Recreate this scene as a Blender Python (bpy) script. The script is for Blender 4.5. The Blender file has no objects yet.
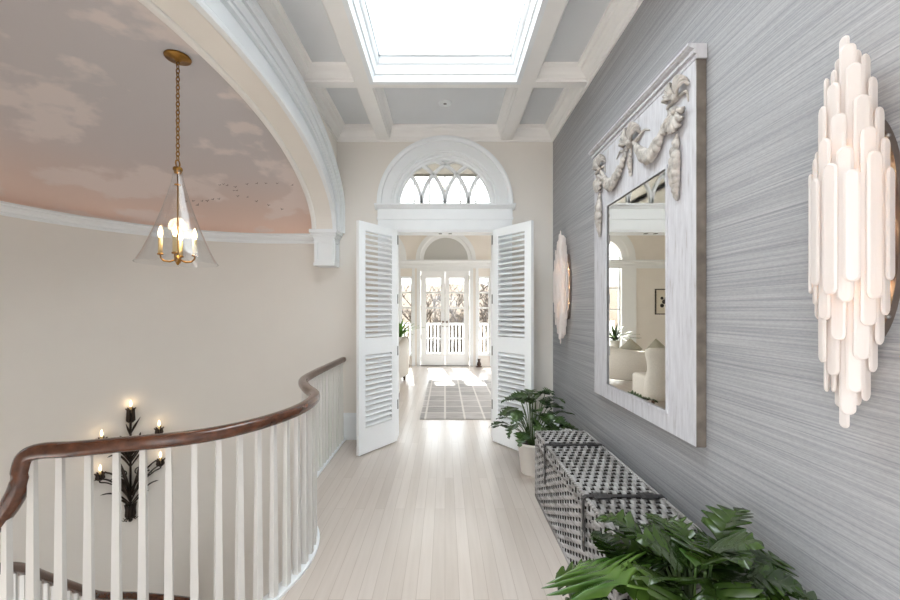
import bpy, bmesh, math, random
from mathutils import Vector, Matrix
random.seed(7)
PI = math.pi
sc = bpy.context.scene
COL = sc.collection
R = math.radians

# ------------------------------------------------------------------ helpers
def lin(c):
    out = []
    for v in c[:3]:
        v = v / 255.0
        out.append(v / 12.92 if v <= 0.04045 else ((v + 0.055) / 1.055) ** 2.4)
    return (out[0], out[1], out[2], 1.0)

class MB:
    """collects geometry and links it as ONE mesh object"""
    def __init__(s):
        s.v = []; s.f = []; s.sm = []
    def add(s, vs, fs, smooth=False, M=None):
        b = len(s.v)
        for p in vs:
            p = Vector(p)
            s.v.append(M @ p if M is not None else p)
        for f in fs:
            s.f.append([i + b for i in f]); s.sm.append(smooth)
        return s
    def box(s, x0, x1, y0, y1, z0, z1, M=None):
        vs = [(x0,y0,z0),(x1,y0,z0),(x1,y1,z0),(x0,y1,z0),(x0,y0,z1),(x1,y0,z1),(x1,y1,z1),(x0,y1,z1)]
        fs = [(0,3,2,1),(4,5,6,7),(0,1,5,4),(1,2,6,5),(2,3,7,6),(3,0,4,7)]
        return s.add(vs, fs, False, M)
    def bbox(s, x0, x1, y0, y1, z0, z1, b=0.01, seg=2, M=None):
        """box with rounded edges"""
        bm = bmesh.new()
        bmesh.ops.create_cube(bm, size=1.0)
        for v in bm.verts:
            v.co = Vector(((x0+x1)/2 + v.co.x*(x1-x0), (y0+y1)/2 + v.co.y*(y1-y0), (z0+z1)/2 + v.co.z*(z1-z0)))
        bmesh.ops.bevel(bm, geom=bm.edges[:], offset=b, segments=seg, affect='EDGES', profile=0.5)
        bm.verts.index_update()
        s.add([v.co.copy() for v in bm.verts], [[v.index for v in f.verts] for f in bm.faces], True, M)
        bm.free(); return s
    def rings(s, rings, closed_ring=True, closed_path=False, caps=True, smooth=True, M=None):
        n = len(rings[0]); vs = [p for r in rings for p in r]; fs = []
        m = len(rings)
        for i in range(m if closed_path else m-1):
            j = (i+1) % m
            for k in range(n if closed_ring else n-1):
                l = (k+1) % n
                fs.append((i*n+k, i*n+l, j*n+l, j*n+k))
        if caps and closed_ring and not closed_path:
            fs.append(list(range(n))[::-1]); fs.append([(m-1)*n+k for k in range(n)])
        return s.add(vs, fs, smooth, M)
    def tube(s, path, rad, n=8, closed=False, M=None, flat=None):
        P = [Vector(p) for p in path]; m = len(P)
        rads = rad if isinstance(rad, (list, tuple)) else [rad]*m
        T = []
        for i in range(m):
            a = P[(i-1) % m] if (closed or i > 0) else P[i]
            b = P[(i+1) % m] if (closed or i < m-1) else P[i]
            T.append((b-a).normalized())
        up = Vector((0,0,1)) if abs(T[0].z) < 0.95 else Vector((1,0,0))
        U = T[0].cross(up).normalized(); rg = []
        for i in range(m):
            U = (U - T[i]*U.dot(T[i])).normalized(); V = T[i].cross(U)
            rg.append([P[i] + U*math.cos(2*PI*k/n)*rads[i] + V*math.sin(2*PI*k/n)*rads[i]*(flat or 1) for k in range(n)])
        return s.rings(rg, True, closed, not closed, True, M)
    def lathe(s, prof, c=(0,0,0), n=24, M=None, smooth=True, caps=True):
        rg = [[(c[0]+r*math.cos(2*PI*k/n), c[1]+r*math.sin(2*PI*k/n), c[2]+z) for k in range(n)] for r, z in prof]
        return s.rings(rg, True, False, caps, smooth, M)
    def prism(s, poly, d0, d1, axis='y', M=None, smooth=False):
        """poly: (a,b) outline; extruded along axis from d0 to d1"""
        def p(a, b, d): return {'y': (a,d,b), 'x': (d,a,b), 'z': (a,b,d)}[axis]
        n = len(poly)
        vs = [p(a,b,d0) for a,b in poly] + [p(a,b,d1) for a,b in poly]
        fs = [list(range(n))[::-1], [n+k for k in range(n)]]
        fs += [(k,(k+1)%n,n+(k+1)%n,n+k) for k in range(n)]
        return s.add(vs, fs, smooth, M)
    def sweep2(s, prof, path, closed=False, smooth=False, M=None):
        """prof (offset to the left of the path, z) swept along an XY polyline with mitres"""
        P = [Vector((p[0],p[1])) for p in path]; m = len(P); rg = []
        for i in range(m):
            a = P[(i-1)%m] if (closed or i>0) else None
            b = P[(i+1)%m] if (closed or i<m-1) else None
            d1 = (P[i]-a).normalized() if a is not None else None
            d2 = (b-P[i]).normalized() if b is not None else None
            d1 = d1 or d2; d2 = d2 or d1
            n1 = Vector((-d1.y,d1.x)); n2 = Vector((-d2.y,d2.x))
            nn = (n1+n2); nn.normalize()
            k = 1.0/max(0.3, nn.dot(n1))
            rg.append([(P[i].x+nn.x*u*k, P[i].y+nn.y*u*k, z) for u,z in prof])
        return s.rings(rg, True, closed, not closed, smooth, M)
    def ball(s, c, r, n=12, sc3=(1,1,1), M=None):
        prof = [(max(1e-4, r*math.sin(PI*i/n)), -r*math.cos(PI*i/n)) for i in range(n+1)]
        rg = [[(c[0]+q*math.cos(2*PI*k/n)*sc3[0], c[1]+q*math.sin(2*PI*k/n)*sc3[1], c[2]+z*sc3[2]) for k in range(n)] for q,z in prof]
        return s.rings(rg, True, False, True, True, M)
    def build(s, name, mat=None, parent=None, fix=True, subsurf=0):
        me = bpy.data.meshes.new(name)
        me.from_pydata([tuple(p) for p in s.v], [], s.f)
        me.update()
        if fix:
            bm = bmesh.new(); bm.from_mesh(me)
            bmesh.ops.recalc_face_normals(bm, faces=bm.faces[:])
            bm.to_mesh(me); bm.free()
        if len(me.polygons) == len(s.sm):
            me.polygons.foreach_set('use_smooth', s.sm)
        if mat: me.materials.append(mat)
        o = bpy.data.objects.new(name, me); COL.objects.link(o)
        if parent: o.parent = parent
        if subsurf:
            md = o.modifiers.new('Subdivision', 'SUBSURF'); md.levels = subsurf; md.render_levels = subsurf
        return o

def tag(o, label=None, cat=None, group=None, kind=None):
    if label: o['label'] = label
    if cat: o['category'] = cat
    if group: o['group'] = group
    if kind: o['kind'] = kind
    return o
def empty(name, loc=(0,0,0), rz=0.0):
    o = bpy.data.objects.new(name, None); COL.objects.link(o)
    o.location = loc; o.rotation_euler = (0,0,rz); o.empty_display_size = 0.1
    return o
def struct(o):
    o['kind'] = 'structure'; return o
def copy_tree(o, parent=None):
    c = o.copy(); COL.objects.link(c)
    if parent: c.parent = parent
    for ch in list(o.children): copy_tree(ch, c)
    return c
def catmull(P, n=8):
    P = [Vector(p) for p in P]; out = []
    for i in range(len(P)-1):
        p0 = P[max(0,i-1)]; p1 = P[i]; p2 = P[i+1]; p3 = P[min(len(P)-1,i+2)]
        for k in range(n):
            t = k/n
            out.append(0.5*((2*p1)+(p2-p0)*t+(2*p0-5*p1+4*p2-p3)*t*t+(3*p1-p0-3*p2+p3)*t**3))
    out.append(P[-1]); return out

# ------------------------------------------------------------------ materials
def newmat(name):
    m = bpy.data.materials.new(name); m.use_nodes = True
    nt = m.node_tree; b = nt.nodes['Principled BSDF']
    return m, nt, b
def simple(name, rgb, rough=0.5, metal=0.0, var=0.0, scale=8.0, bump=0.0, bscale=40.0, coat=0.0, stretch=None, spec=None):
    m, nt, b = newmat(name)
    c = lin(rgb)
    b.inputs['Base Color'].default_value = c
    b.inputs['Roughness'].default_value = rough
    b.inputs['Metallic'].default_value = metal
    if spec is not None: b.inputs['Specular IOR Level'].default_value = spec
    if coat: b.inputs['Coat Weight'].default_value = coat; b.inputs['Coat Roughness'].default_value = 0.1
    tc = nt.nodes.new('ShaderNodeTexCoord')
    vec = tc.outputs['Object']
    if stretch:
        mp = nt.nodes.new('ShaderNodeMapping'); mp.inputs['Scale'].default_value = stretch
        nt.links.new(vec, mp.inputs['Vector']); vec = mp.outputs['Vector']
    if var:
        n = nt.nodes.new('ShaderNodeTexNoise'); n.inputs['Scale'].default_value = scale; n.inputs['Detail'].default_value = 5
        nt.links.new(vec, n.inputs['Vector'])
        r = nt.nodes.new('ShaderNodeValToRGB')
        r.color_ramp.elements[0].position = 0.3; r.color_ramp.elements[1].position = 0.7
        r.color_ramp.elements[0].color = tuple(max(0,x*(1-var)) for x in c[:3])+(1,)
        r.color_ramp.elements[1].color = tuple(min(1,x*(1+var)) for x in c[:3])+(1,)
        nt.links.new(n.outputs['Fac'], r.inputs['Fac']); nt.links.new(r.outputs['Color'], b.inputs['Base Color'])
    if bump:
        n2 = nt.nodes.new('ShaderNodeTexNoise'); n2.inputs['Scale'].default_value = bscale; n2.inputs['Detail'].default_value = 4
        nt.links.new(vec, n2.inputs['Vector'])
        bp = nt.nodes.new('ShaderNodeBump'); bp.inputs['Strength'].default_value = bump; bp.inputs['Distance'].default_value = 0.01
        nt.links.new(n2.outputs['Fac'], bp.inputs['Height']); nt.links.new(bp.outputs['Normal'], b.inputs['Normal'])
    return m
def emit(name, rgb, strength):
    m, nt, b = newmat(name)
    b.inputs['Base Color'].default_value = lin(rgb)
    b.inputs['Emission Color'].default_value = lin(rgb)
    b.inputs['Emission Strength'].default_value = strength
    return m
def thin_glass(name, rgb=(250,252,252), ior=1.45, boost=1.0, rough=0.0):
    m, nt, b = newmat(name); nt.nodes.remove(b)
    out = nt.nodes['Material Output']
    tr = nt.nodes.new('ShaderNodeBsdfTransparent'); tr.inputs['Color'].default_value = lin(rgb)
    gl = nt.nodes.new('ShaderNodeBsdfGlossy'); gl.inputs['Roughness'].default_value = rough
    lw = nt.nodes.new('ShaderNodeLayerWeight'); lw.inputs['Blend'].default_value = 0.5
    pw = nt.nodes.new('ShaderNodeMath'); pw.operation = 'POWER'; pw.inputs[1].default_value = 5
    mul = nt.nodes.new('ShaderNodeMath'); mul.operation = 'MULTIPLY_ADD'; mul.inputs[1].default_value = .9*boost; mul.inputs[2].default_value = .04*boost; mul.use_clamp = True
    mx = nt.nodes.new('ShaderNodeMixShader')
    nt.links.new(lw.outputs['Facing'], pw.inputs[0]); nt.links.new(pw.outputs[0], mul.inputs[0]); nt.links.new(mul.outputs[0], mx.inputs['Fac'])
    nt.links.new(tr.outputs[0], mx.inputs[1]); nt.links.new(gl.outputs[0], mx.inputs[2])
    nt.links.new(mx.outputs[0], out.inputs['Surface'])
    return m

M = {}
M['wall'] = simple('cream wall paint', (235,231,225), 0.75, var=0.02, scale=2.5)
M['stair_wall'] = simple('warm white stairwell paint', (230,226,220), 0.75, var=0.02, scale=1.5)
M['white'] = simple('white trim paint', (238,242,245), 0.35, var=0.01)
M['cream_trim'] = simple('soft white ceiling trim paint', (243,242,240), 0.45, var=0.01)
M['panel'] = simple('pale grey blue coffer paint', (220,223,226), 0.6, var=0.02, scale=3)
M['door_white'] = simple('white door paint', (244,247,249), 0.35)
M['baluster'] = simple('white baluster paint', (220,219,216), 0.4)
M['brass'] = simple('aged brass', (150,112,58), 0.32, 1.0, var=0.15, scale=20)
M['steel'] = simple('brushed nickel', (150,150,150), 0.35, 1.0)
M['iron'] = simple('dark wrought iron', (54,44,38), 0.55, 0.5, var=0.3, scale=30)
M['bronze'] = simple('dark bronze plate', (128,116,108), 0.4, 0.8, var=0.1, scale=20)
M['candle'] = simple('cream candle sleeve', (214,190,140), 0.5)
M['bulb_warm'] = emit('warm bulb glow', (255,222,175), 2.4)
M['bulb_sconce'] = emit('sconce bulb glow', (255,190,120), 18.0)
M['glass'] = thin_glass('clear window glass')
M['shade_glass'] = thin_glass('clear shade glass', (249,250,251), 1.45, 1.8)
M['leather'] = simple('dark strap leather', (44,42,43), 0.5, var=0.15, scale=30)
M['soil'] = simple('dark potting soil', (60,50,42), 0.95, var=0.4, scale=60, bump=0.6, bscale=80)
M['pot'] = simple('white glazed pot', (232,228,222), 0.35, var=0.02)
M['sofa'] = simple('oatmeal upholstery', (205,201,193), 0.9, var=0.06, scale=60, bump=0.3, bscale=200)
M['cushion'] = simple('grey green cushion cloth', (170,168,154), 0.9, var=0.06, scale=40)
M['darkwood'] = simple('dark wood', (70,48,36), 0.5, var=0.2, scale=12)
M['print_paper'] = simple('print paper', (225,220,205), 0.8)
M['ink'] = simple('dark ink', (60,55,50), 0.8)
M['niche'] = simple('grey arched recess paint', (196,198,197), 0.6)
M['bark'] = simple('grey brown bark', (66,56,50), 0.9, var=0.25, scale=20)
M['brush'] = simple('bare winter brush', (84,70,56), 0.95, var=0.5, scale=9, bump=1.0, bscale=25)
M['ground'] = simple('winter lawn', (120,112,90), 0.95, var=0.2, scale=3)
M['deck'] = simple('grey deck boards', (175,170,165), 0.8, var=0.1, scale=5, stretch=(8,0.6,1))
M['outside_wall'] = simple('pale siding', (225,224,220), 0.7)

# hand rail wood
m, nt, b = newmat('polished mahogany'); M['mahogany'] = m
tc = nt.nodes.new('ShaderNodeTexCoord'); n = nt.nodes.new('ShaderNodeTexNoise'); n.inputs['Scale'].default_value = 22; n.inputs['Detail'].default_value = 6
r = nt.nodes.new('ShaderNodeValToRGB'); r.color_ramp.elements[0].color = lin((60,32,20)); r.color_ramp.elements[1].color = lin((102,60,38))
r.color_ramp.elements[0].position = .3; r.color_ramp.elements[1].position = .7
nt.links.new(tc.outputs['Object'], n.inputs['Vector']); nt.links.new(n.outputs['Fac'], r.inputs['Fac']); nt.links.new(r.outputs['Color'], b.inputs['Base Color'])
b.inputs['Roughness'].default_value = 0.25; b.inputs['Coat Weight'].default_value = 0.4

# floor boards
m, nt, b = newmat('whitewashed oak boards'); M['floor'] = m
tc = nt.nodes.new('ShaderNodeTexCoord'); mp = nt.nodes.new('ShaderNodeMapping'); mp.inputs['Rotation'].default_value = (0,0,PI/2)
br = nt.nodes.new('ShaderNodeTexBrick')
br.inputs['Color1'].default_value = lin((196,185,176)); br.inputs['Color2'].default_value = lin((208,198,190)); br.inputs['Mortar'].default_value = lin((180,167,157))
br.inputs['Scale'].default_value = 1.0; br.inputs['Mortar Size'].default_value = 0.0016; br.inputs['Brick Width'].default_value = 1.4; br.inputs['Row Height'].default_value = 0.072
br.inputs['Bias'].default_value = 0.0; br.offset = 0.37
nz = nt.nodes.new('ShaderNodeTexNoise'); nz.inputs['Scale'].default_value = 3; nz.inputs['Detail'].default_value = 8
mp2 = nt.nodes.new('ShaderNodeMapping'); mp2.inputs['Scale'].default_value = (14,0.8,1)
mx = nt.nodes.new('ShaderNodeMix'); mx.data_type = 'RGBA'; mx.blend_type = 'MULTIPLY'; mx.inputs['Factor'].default_value = 0.5
rp = nt.nodes.new('ShaderNodeValToRGB'); rp.color_ramp.elements[0].position = .3; rp.color_ramp.elements[0].color = (.86,.84,.82,1); rp.color_ramp.elements[1].position = .65; rp.color_ramp.elements[1].color = (1,1,1,1)
L = nt.links.new
L(tc.outputs['Object'], mp.inputs['Vector']); L(mp.outputs[0], br.inputs['Vector'])
L(tc.outputs['Object'], mp2.inputs['Vector']); L(mp2.outputs[0], nz.inputs['Vector']); L(nz.outputs['Fac'], rp.inputs['Fac'])
L(br.outputs['Color'], mx.inputs['A']); L(rp.outputs['Color'], mx.inputs['B']); L(mx.outputs['Result'], b.inputs['Base Color'])
b.inputs['Roughness'].default_value = 0.3; b.inputs['Coat Weight'].default_value = 0.6; b.inputs['Coat Roughness'].default_value = 0.2
bp = nt.nodes.new('ShaderNodeBump'); bp.inputs['Strength'].default_value = 0.12; bp.inputs['Distance'].default_value = 0.004
L(nz.outputs['Fac'], bp.inputs['Height']); L(bp.outputs['Normal'], b.inputs['Normal'])

# grasscloth
m, nt, b = newmat('grey blue grasscloth'); M['grasscloth'] = m
tc = nt.nodes.new('ShaderNodeTexCoord'); L = nt.links.new
def streak(sy, sz, det, lo, hi, c0, c1):
    mp = nt.nodes.new('ShaderNodeMapping'); mp.inputs['Scale'].default_value = (1, sy, sz)
    n = nt.nodes.new('ShaderNodeTexNoise'); n.inputs['Scale'].default_value = 1; n.inputs['Detail'].default_value = det; n.inputs['Roughness'].default_value = .65
    r = nt.nodes.new('ShaderNodeValToRGB'); r.color_ramp.elements[0].position = lo; r.color_ramp.elements[1].position = hi
    r.color_ramp.elements[0].color = c0; r.color_ramp.elements[1].color = c1
    L(tc.outputs['Object'], mp.inputs['Vector']); L(mp.outputs[0], n.inputs['Vector']); L(n.outputs['Fac'], r.inputs['Fac'])
    return n, r
n1, r1 = streak(.8, 120, 6, .33, .64, lin((144,145,148)), lin((178,178,180)))
n2, r2 = streak(1.0, 210, 4, .33, .47, (.68,.69,.71,1), (1,1,1,1))
n3, r3 = streak(60, 160, 2, .35, .6, (.88,.88,.88,1), (1,1,1,1))
mx = nt.nodes.new('ShaderNodeMix'); mx.data_type = 'RGBA'; mx.blend_type = 'MULTIPLY'; mx.inputs['Factor'].default_value = .8
mx2 = nt.nodes.new('ShaderNodeMix'); mx2.data_type = 'RGBA'; mx2.blend_type = 'MULTIPLY'; mx2.inputs['Factor'].default_value = .8
L(r1.outputs['Color'], mx.inputs['A']); L(r2.outputs['Color'], mx.inputs['B']); L(mx.outputs['Result'], mx2.inputs['A']); L(r3.outputs['Color'], mx2.inputs['B'])
L(mx2.outputs['Result'], b.inputs['Base Color']); b.inputs['Roughness'].default_value = .6
bp = nt.nodes.new('ShaderNodeBump'); bp.inputs['Strength'].default_value = .25; bp.inputs['Distance'].default_value = .003
L(n2.outputs['Fac'], bp.inputs['Height']); L(bp.outputs['Normal'], b.inputs['Normal'])

# painted sky mural; its low pink also carries the cove glow as colour
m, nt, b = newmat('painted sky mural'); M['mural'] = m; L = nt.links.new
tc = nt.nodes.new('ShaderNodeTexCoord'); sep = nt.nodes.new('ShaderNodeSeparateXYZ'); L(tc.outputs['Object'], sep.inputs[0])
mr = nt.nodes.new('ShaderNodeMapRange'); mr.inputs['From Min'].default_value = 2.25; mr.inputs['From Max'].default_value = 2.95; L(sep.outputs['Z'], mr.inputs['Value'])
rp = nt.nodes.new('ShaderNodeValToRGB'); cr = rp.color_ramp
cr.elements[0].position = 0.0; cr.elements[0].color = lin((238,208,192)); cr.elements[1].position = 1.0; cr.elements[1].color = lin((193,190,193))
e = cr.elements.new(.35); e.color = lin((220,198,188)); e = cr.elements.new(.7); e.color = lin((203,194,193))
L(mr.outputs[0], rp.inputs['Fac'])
mp = nt.nodes.new('ShaderNodeMapping'); mp.inputs['Scale'].default_value = (1.3,1.3,3.2); mp.inputs['Location'].default_value = (0.4,1.7,0.3); L(tc.outputs['Object'], mp.inputs['Vector'])
nz = nt.nodes.new('ShaderNodeTexNoise'); nz.inputs['Scale'].default_value = 1.15; nz.inputs['Detail'].default_value = 7; nz.inputs['Roughness'].default_value = .52; L(mp.outputs[0], nz.inputs['Vector'])
rc = nt.nodes.new('ShaderNodeValToRGB'); rc.color_ramp.elements[0].position = .495; rc.color_ramp.elements[0].color = (0,0,0,1); rc.color_ramp.elements[1].position = .545; rc.color_ramp.elements[1].color = (.6,.6,.6,1)
L(nz.outputs['Fac'], rc.inputs['Fac'])
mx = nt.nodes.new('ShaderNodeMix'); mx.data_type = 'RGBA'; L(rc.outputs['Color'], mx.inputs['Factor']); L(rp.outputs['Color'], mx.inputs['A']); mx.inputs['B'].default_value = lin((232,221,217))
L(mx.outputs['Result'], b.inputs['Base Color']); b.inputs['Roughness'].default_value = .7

# whitewashed mirror frame
m, nt, b = newmat('distressed whitewashed wood'); M['distress'] = m; L = nt.links.new
tc = nt.nodes.new('ShaderNodeTexCoord'); mp = nt.nodes.new('ShaderNodeMapping'); mp.inputs['Scale'].default_value = (10,20,2.2); L(tc.outputs['Object'], mp.inputs['Vector'])
nz = nt.nodes.new('ShaderNodeTexNoise'); nz.inputs['Scale'].default_value = 2.2; nz.inputs['Detail'].default_value = 9; nz.inputs['Roughness'].default_value = .7; L(mp.outputs[0], nz.inputs['Vector'])
rp = nt.nodes.new('ShaderNodeValToRGB'); cr = rp.color_ramp
cr.elements[0].position = .28; cr.elements[0].color = lin((160,152,148)); cr.elements[1].position = .7; cr.elements[1].color = lin((213,213,217))
e = cr.elements.new(.42); e.color = lin((193,192,197))
L(nz.outputs['Fac'], rp.inputs['Fac']); L(rp.outputs['Color'], b.inputs['Base Color']); b.inputs['Roughness'].default_value = .65
bp = nt.nodes.new('ShaderNodeBump'); bp.inputs['Strength'].default_value = .25; bp.inputs['Distance'].default_value = .004; L(nz.outputs['Fac'], bp.inputs['Height']); L(bp.outputs['Normal'], b.inputs['Normal'])
M['carving'] = simple('worn grey white carving', (178,172,166), .7, var=.38, scale=26)
M['frame_edge'] = simple('bare grey brown timber edge', (112,104,96), .75, var=.3, scale=14)

# silvered mirror
m, nt, b = newmat('mirror silver'); M['mirror'] = m
b.inputs['Base Color'].default_value = (.93,.92,.88,1); b.inputs['Metallic'].default_value = 1; b.inputs['Roughness'].default_value = .01

# wicker
m, nt, b = newmat('grey wicker cane'); M['wicker'] = m; L = nt.links.new
tc = nt.nodes.new('ShaderNodeTexCoord'); mp = nt.nodes.new('ShaderNodeMapping'); mp.inputs['Scale'].default_value = (30,3,30); L(tc.outputs['Object'], mp.inputs['Vector'])
nz = nt.nodes.new('ShaderNodeTexNoise'); nz.inputs['Scale'].default_value = 1; nz.inputs['Detail'].default_value = 4; L(mp.outputs[0], nz.inputs['Vector'])
rp = nt.nodes.new('ShaderNodeValToRGB'); rp.color_ramp.elements[0].position = .3; rp.color_ramp.elements[0].color = lin((112,108,105)); rp.color_ramp.elements[1].position = .65; rp.color_ramp.elements[1].color = lin((170,168,167))
L(nz.outputs['Fac'], rp.inputs['Fac']); L(rp.outputs['Color'], b.inputs['Base Color']); b.inputs['Roughness'].default_value = .55
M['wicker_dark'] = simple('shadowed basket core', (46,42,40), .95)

# selenite
m, nt, b = newmat('frosted selenite crystal'); M['selenite'] = m; nt.nodes.remove(b); L = nt.links.new
df = nt.nodes.new('ShaderNodeBsdfDiffuse'); df.inputs['Color'].default_value = lin((246,243,242))
tl = nt.nodes.new('ShaderNodeBsdfTranslucent'); tl.inputs['Color'].default_value = lin((255,247,241))
gl = nt.nodes.new('ShaderNodeBsdfGlossy'); gl.inputs['Roughness'].default_value = .25
mx = nt.nodes.new('ShaderNodeMixShader'); mx.inputs[0].default_value = .5; mx2 = nt.nodes.new('ShaderNodeMixShader'); mx2.inputs[0].default_value = .05
tc = nt.nodes.new('ShaderNodeTexCoord'); mp = nt.nodes.new('ShaderNodeMapping'); mp.inputs['Scale'].default_value = (120,120,6); L(tc.outputs['Object'], mp.inputs['Vector'])
nz = nt.nodes.new('ShaderNodeTexNoise'); nz.inputs['Scale'].default_value = 1; L(mp.outputs[0], nz.inputs['Vector'])
bp = nt.nodes.new('ShaderNodeBump'); bp.inputs['Strength'].default_value = .3; bp.inputs['Distance'].default_value = .003; L(nz.outputs['Fac'], bp.inputs['Height'])
for q in (df, tl, gl): L(bp.outputs['Normal'], q.inputs['Normal'])
L(df.outputs[0], mx.inputs[1]); L(tl.outputs[0], mx.inputs[2]); L(mx.outputs[0], mx2.inputs[1]); L(gl.outputs[0], mx2.inputs[2]); L(mx2.outputs[0], nt.nodes['Material Output'].inputs['Surface'])

# leaves
def leafmat(name, dark, light, rough):
    m, nt, b = newmat(name); L = nt.links.new
    tc = nt.nodes.new('ShaderNodeTexCoord'); nz = nt.nodes.new('ShaderNodeTexNoise'); nz.inputs['Scale'].default_value = 7; nz.inputs['Detail'].default_value = 3; L(tc.outputs['Object'], nz.inputs['Vector'])
    rp = nt.nodes.new('ShaderNodeValToRGB'); rp.color_ramp.elements[0].position = .35; rp.color_ramp.elements[0].color = lin(dark); rp.color_ramp.elements[1].position = .7; rp.color_ramp.elements[1].color = lin(light)
    L(nz.outputs['Fac'], rp.inputs['Fac']); L(rp.outputs['Color'], b.inputs['Base Color']); b.inputs['Roughness'].default_value = rough
    return m
M['leaf'] = leafmat('glossy dark green leaf', (26,44,16), (62,84,32), .22)
M['leaf_light'] = leafmat('glossy fresh green leaf', (56,86,34), (98,126,58), .16)
M['leaf_far'] = leafmat('mid green leaf', (32,54,24), (70,94,44), .35)
M['palm'] = leafmat('palm green', (70,110,40), (120,160,70), .5)
M['stem'] = simple('green petiole', (70,92,48), .5)

# rug
m, nt, b = newmat('grey woven rug'); M['rug'] = m; L = nt.links.new
tc = nt.nodes.new('ShaderNodeTexCoord'); br = nt.nodes.new('ShaderNodeTexBrick')
br.inputs['Color1'].default_value = lin((168,166,166)); br.inputs['Color2'].default_value = lin((194,191,190)); br.inputs['Mortar'].default_value = lin((222,219,216))
br.inputs['Scale'].default_value = 1; br.inputs['Mortar Size'].default_value = .014; br.inputs['Brick Width'].default_value = .26; br.inputs['Row Height'].default_value = .36; br.offset = 0.0
nz = nt.nodes.new('ShaderNodeTexNoise'); nz.inputs['Scale'].default_value = 1; mp = nt.nodes.new('ShaderNodeMapping'); mp.inputs['Scale'].default_value = (5,40,1)
mx = nt.nodes.new('ShaderNodeMix'); mx.data_type = 'RGBA'; mx.blend_type = 'OVERLAY'; mx.inputs['Factor'].default_value = .5
L(tc.outputs['Object'], br.inputs['Vector']); L(tc.outputs['Object'], mp.inputs['Vector']); L(mp.outputs[0], nz.inputs['Vector'])
L(br.outputs['Color'], mx.inputs['A']); L(nz.outputs['Fac'], mx.inputs['B']); L(mx.outputs['Result'], b.inputs['Base Color']); b.inputs['Roughness'].default_value = .95

# ------------------------------------------------------------------ dimensions
XW = 1.193; YB = 4.31; CAMZ = 1.42
ZC = 3.43                              # coffer panels
SX, SY, SR = -1.8, 2.6, 1.71           # stairwell half round
# plan of the rail
RP = [(-1.12,4.29),(-1.12,3.75),(-1.115,3.3),(-1.08,2.97),(-.96,2.70),(-.83,2.48),(-.785,2.28),(-.80,2.07),(-.87,1.87),(-.98,1.715),(-1.12,1.62),(-1.30,1.555),(-1.44,1.505)]
plan = [(p.x,p.y) for p in catmull([(a,b,0) for a,b in RP], 8)]

# ------------------------------------------------------------------ floor
mb = MB()
edge = [(x-.045, y) for x,y in plan] + [(-1.66,1.44),(-1.70,1.40)]
edge[0] = (-1.165, YB+.02)
poly = edge + [(-1.70,.80),(-1.70,-3.5),(XW+.05,-3.5),(XW+.05,YB+.02)]
n = len(poly)
mb.add([(x,y,0) for x,y in poly], [list(range(n))])
mb.add([(-4.2,YB+.02,0),(3.9,YB+.02,0),(3.9,10.3,0),(-4.2,10.3,0)], [(0,1,2,3)])
fl = struct(mb.build('floor', M['floor']))
# landing fascia under the rail (white) and nosing
mb = MB()
mb.sweep2([(-.035,-.30),(.0,-.30),(.0,-.002),(-.035,-.002)], edge[::-1])
struct(mb.build('trim_1', M['white']))
mb = MB(); mb.sweep2([(-.06,-3.0),(-.04,-3.0),(-.04,-.30),(-.06,-.30)], edge[::-1]); struct(mb.build('wall_lower', M['stair_wall']))
mb = MB(); mb.box(-4.2,-.5,-2.4,YB+.1,-3.05,-3.0); struct(mb.build('floor_lower', M['floor']))
mb = MB(); mb.box(-1.75,-1.70,-2.4,1.4,-3.0,-.02); struct(mb.build('wall_lower', M['stair_wall']))

# ------------------------------------------------------------------ right wall
mb = MB(); mb.box(XW, XW+.15, -3.5, YB+.14, -.01, ZC+.05)
struct(mb.build('wall_right', M['grasscloth']))
mb = MB(); mb.box(-1.75,XW+.15,-3.65,-3.5,2.35,ZC+.05); mb.box(-1.75,-.75,-3.65,-3.5,-.3,2.35); mb.box(.75,XW+.15,-3.65,-3.5,-.3,2.35); struct(mb.build('wall_behind', M['wall']))
mb = MB(); mb.sweep2([(0,0),(.018,0),(.018,.25),(.012,.27),(.010,.295),(0,.295)], [(XW,.2),(XW,YB),(.735,YB)])
struct(mb.build('baseboard_right', M['white']))
mb = MB(); mb.sweep2([(0,0),(.018,0),(.018,.25),(.012,.27),(.010,.295),(0,.295)], [(-.735,YB),(-1.165,YB)])
struct(mb.build('baseboard_back', M['white']))

# ------------------------------------------------------------------ back wall with door opening and fan light
DW = .547; DH = 2.304; FZ = 2.586; FR = .525; T = .14
def wall_cols(mb, cols, y0, y1):
    """cols: list of (x, zlo, zhi), consecutive columns joined front and back"""
    for (xa,la,ha),(xb,lb,hb) in zip(cols, cols[1:]):
        mb.add([(xa,y0,la),(xb,y0,lb),(xb,y0,hb),(xa,y0,ha)], [(0,1,2,3)])
        mb.add([(xa,y1,la),(xb,y1,lb),(xb,y1,hb),(xa,y1,ha)], [(3,2,1,0)])
        mb.add([(xa,y0,la),(xb,y0,lb),(xb,y1,lb),(xa,y1,la)], [(3,2,1,0)])
mb = MB()
mb.box(-1.85, -DW, YB, YB+T, -3.0, ZC+.05)
mb.box(DW, XW+.05, YB, YB+T, -.01, ZC+.05)
mb.box(-DW, DW, YB, YB+T, DH, FZ)
cols = [(FR*math.cos(PI-PI*i/40), FZ+FR*math.sin(PI*i/40), ZC+.05) for i in range(41)]
wall_cols(mb, cols, YB, YB+T)
mb.box(-DW, -FR, YB, YB+T, FZ, ZC+.05); mb.box(FR, DW, YB, YB+T, FZ, ZC+.05)
mb.box(-4.3, -1.85, YB+.02, YB+T, -.3, 3.7); mb.box(XW+.05, 3.9, YB+.02, YB+T, -.3, 3.7)
mb.box(-1.85, XW+.05, YB+.03, YB+T, ZC+.05, 3.7)
struct(mb.build('wall_back', M['stair_wall']))

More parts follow.
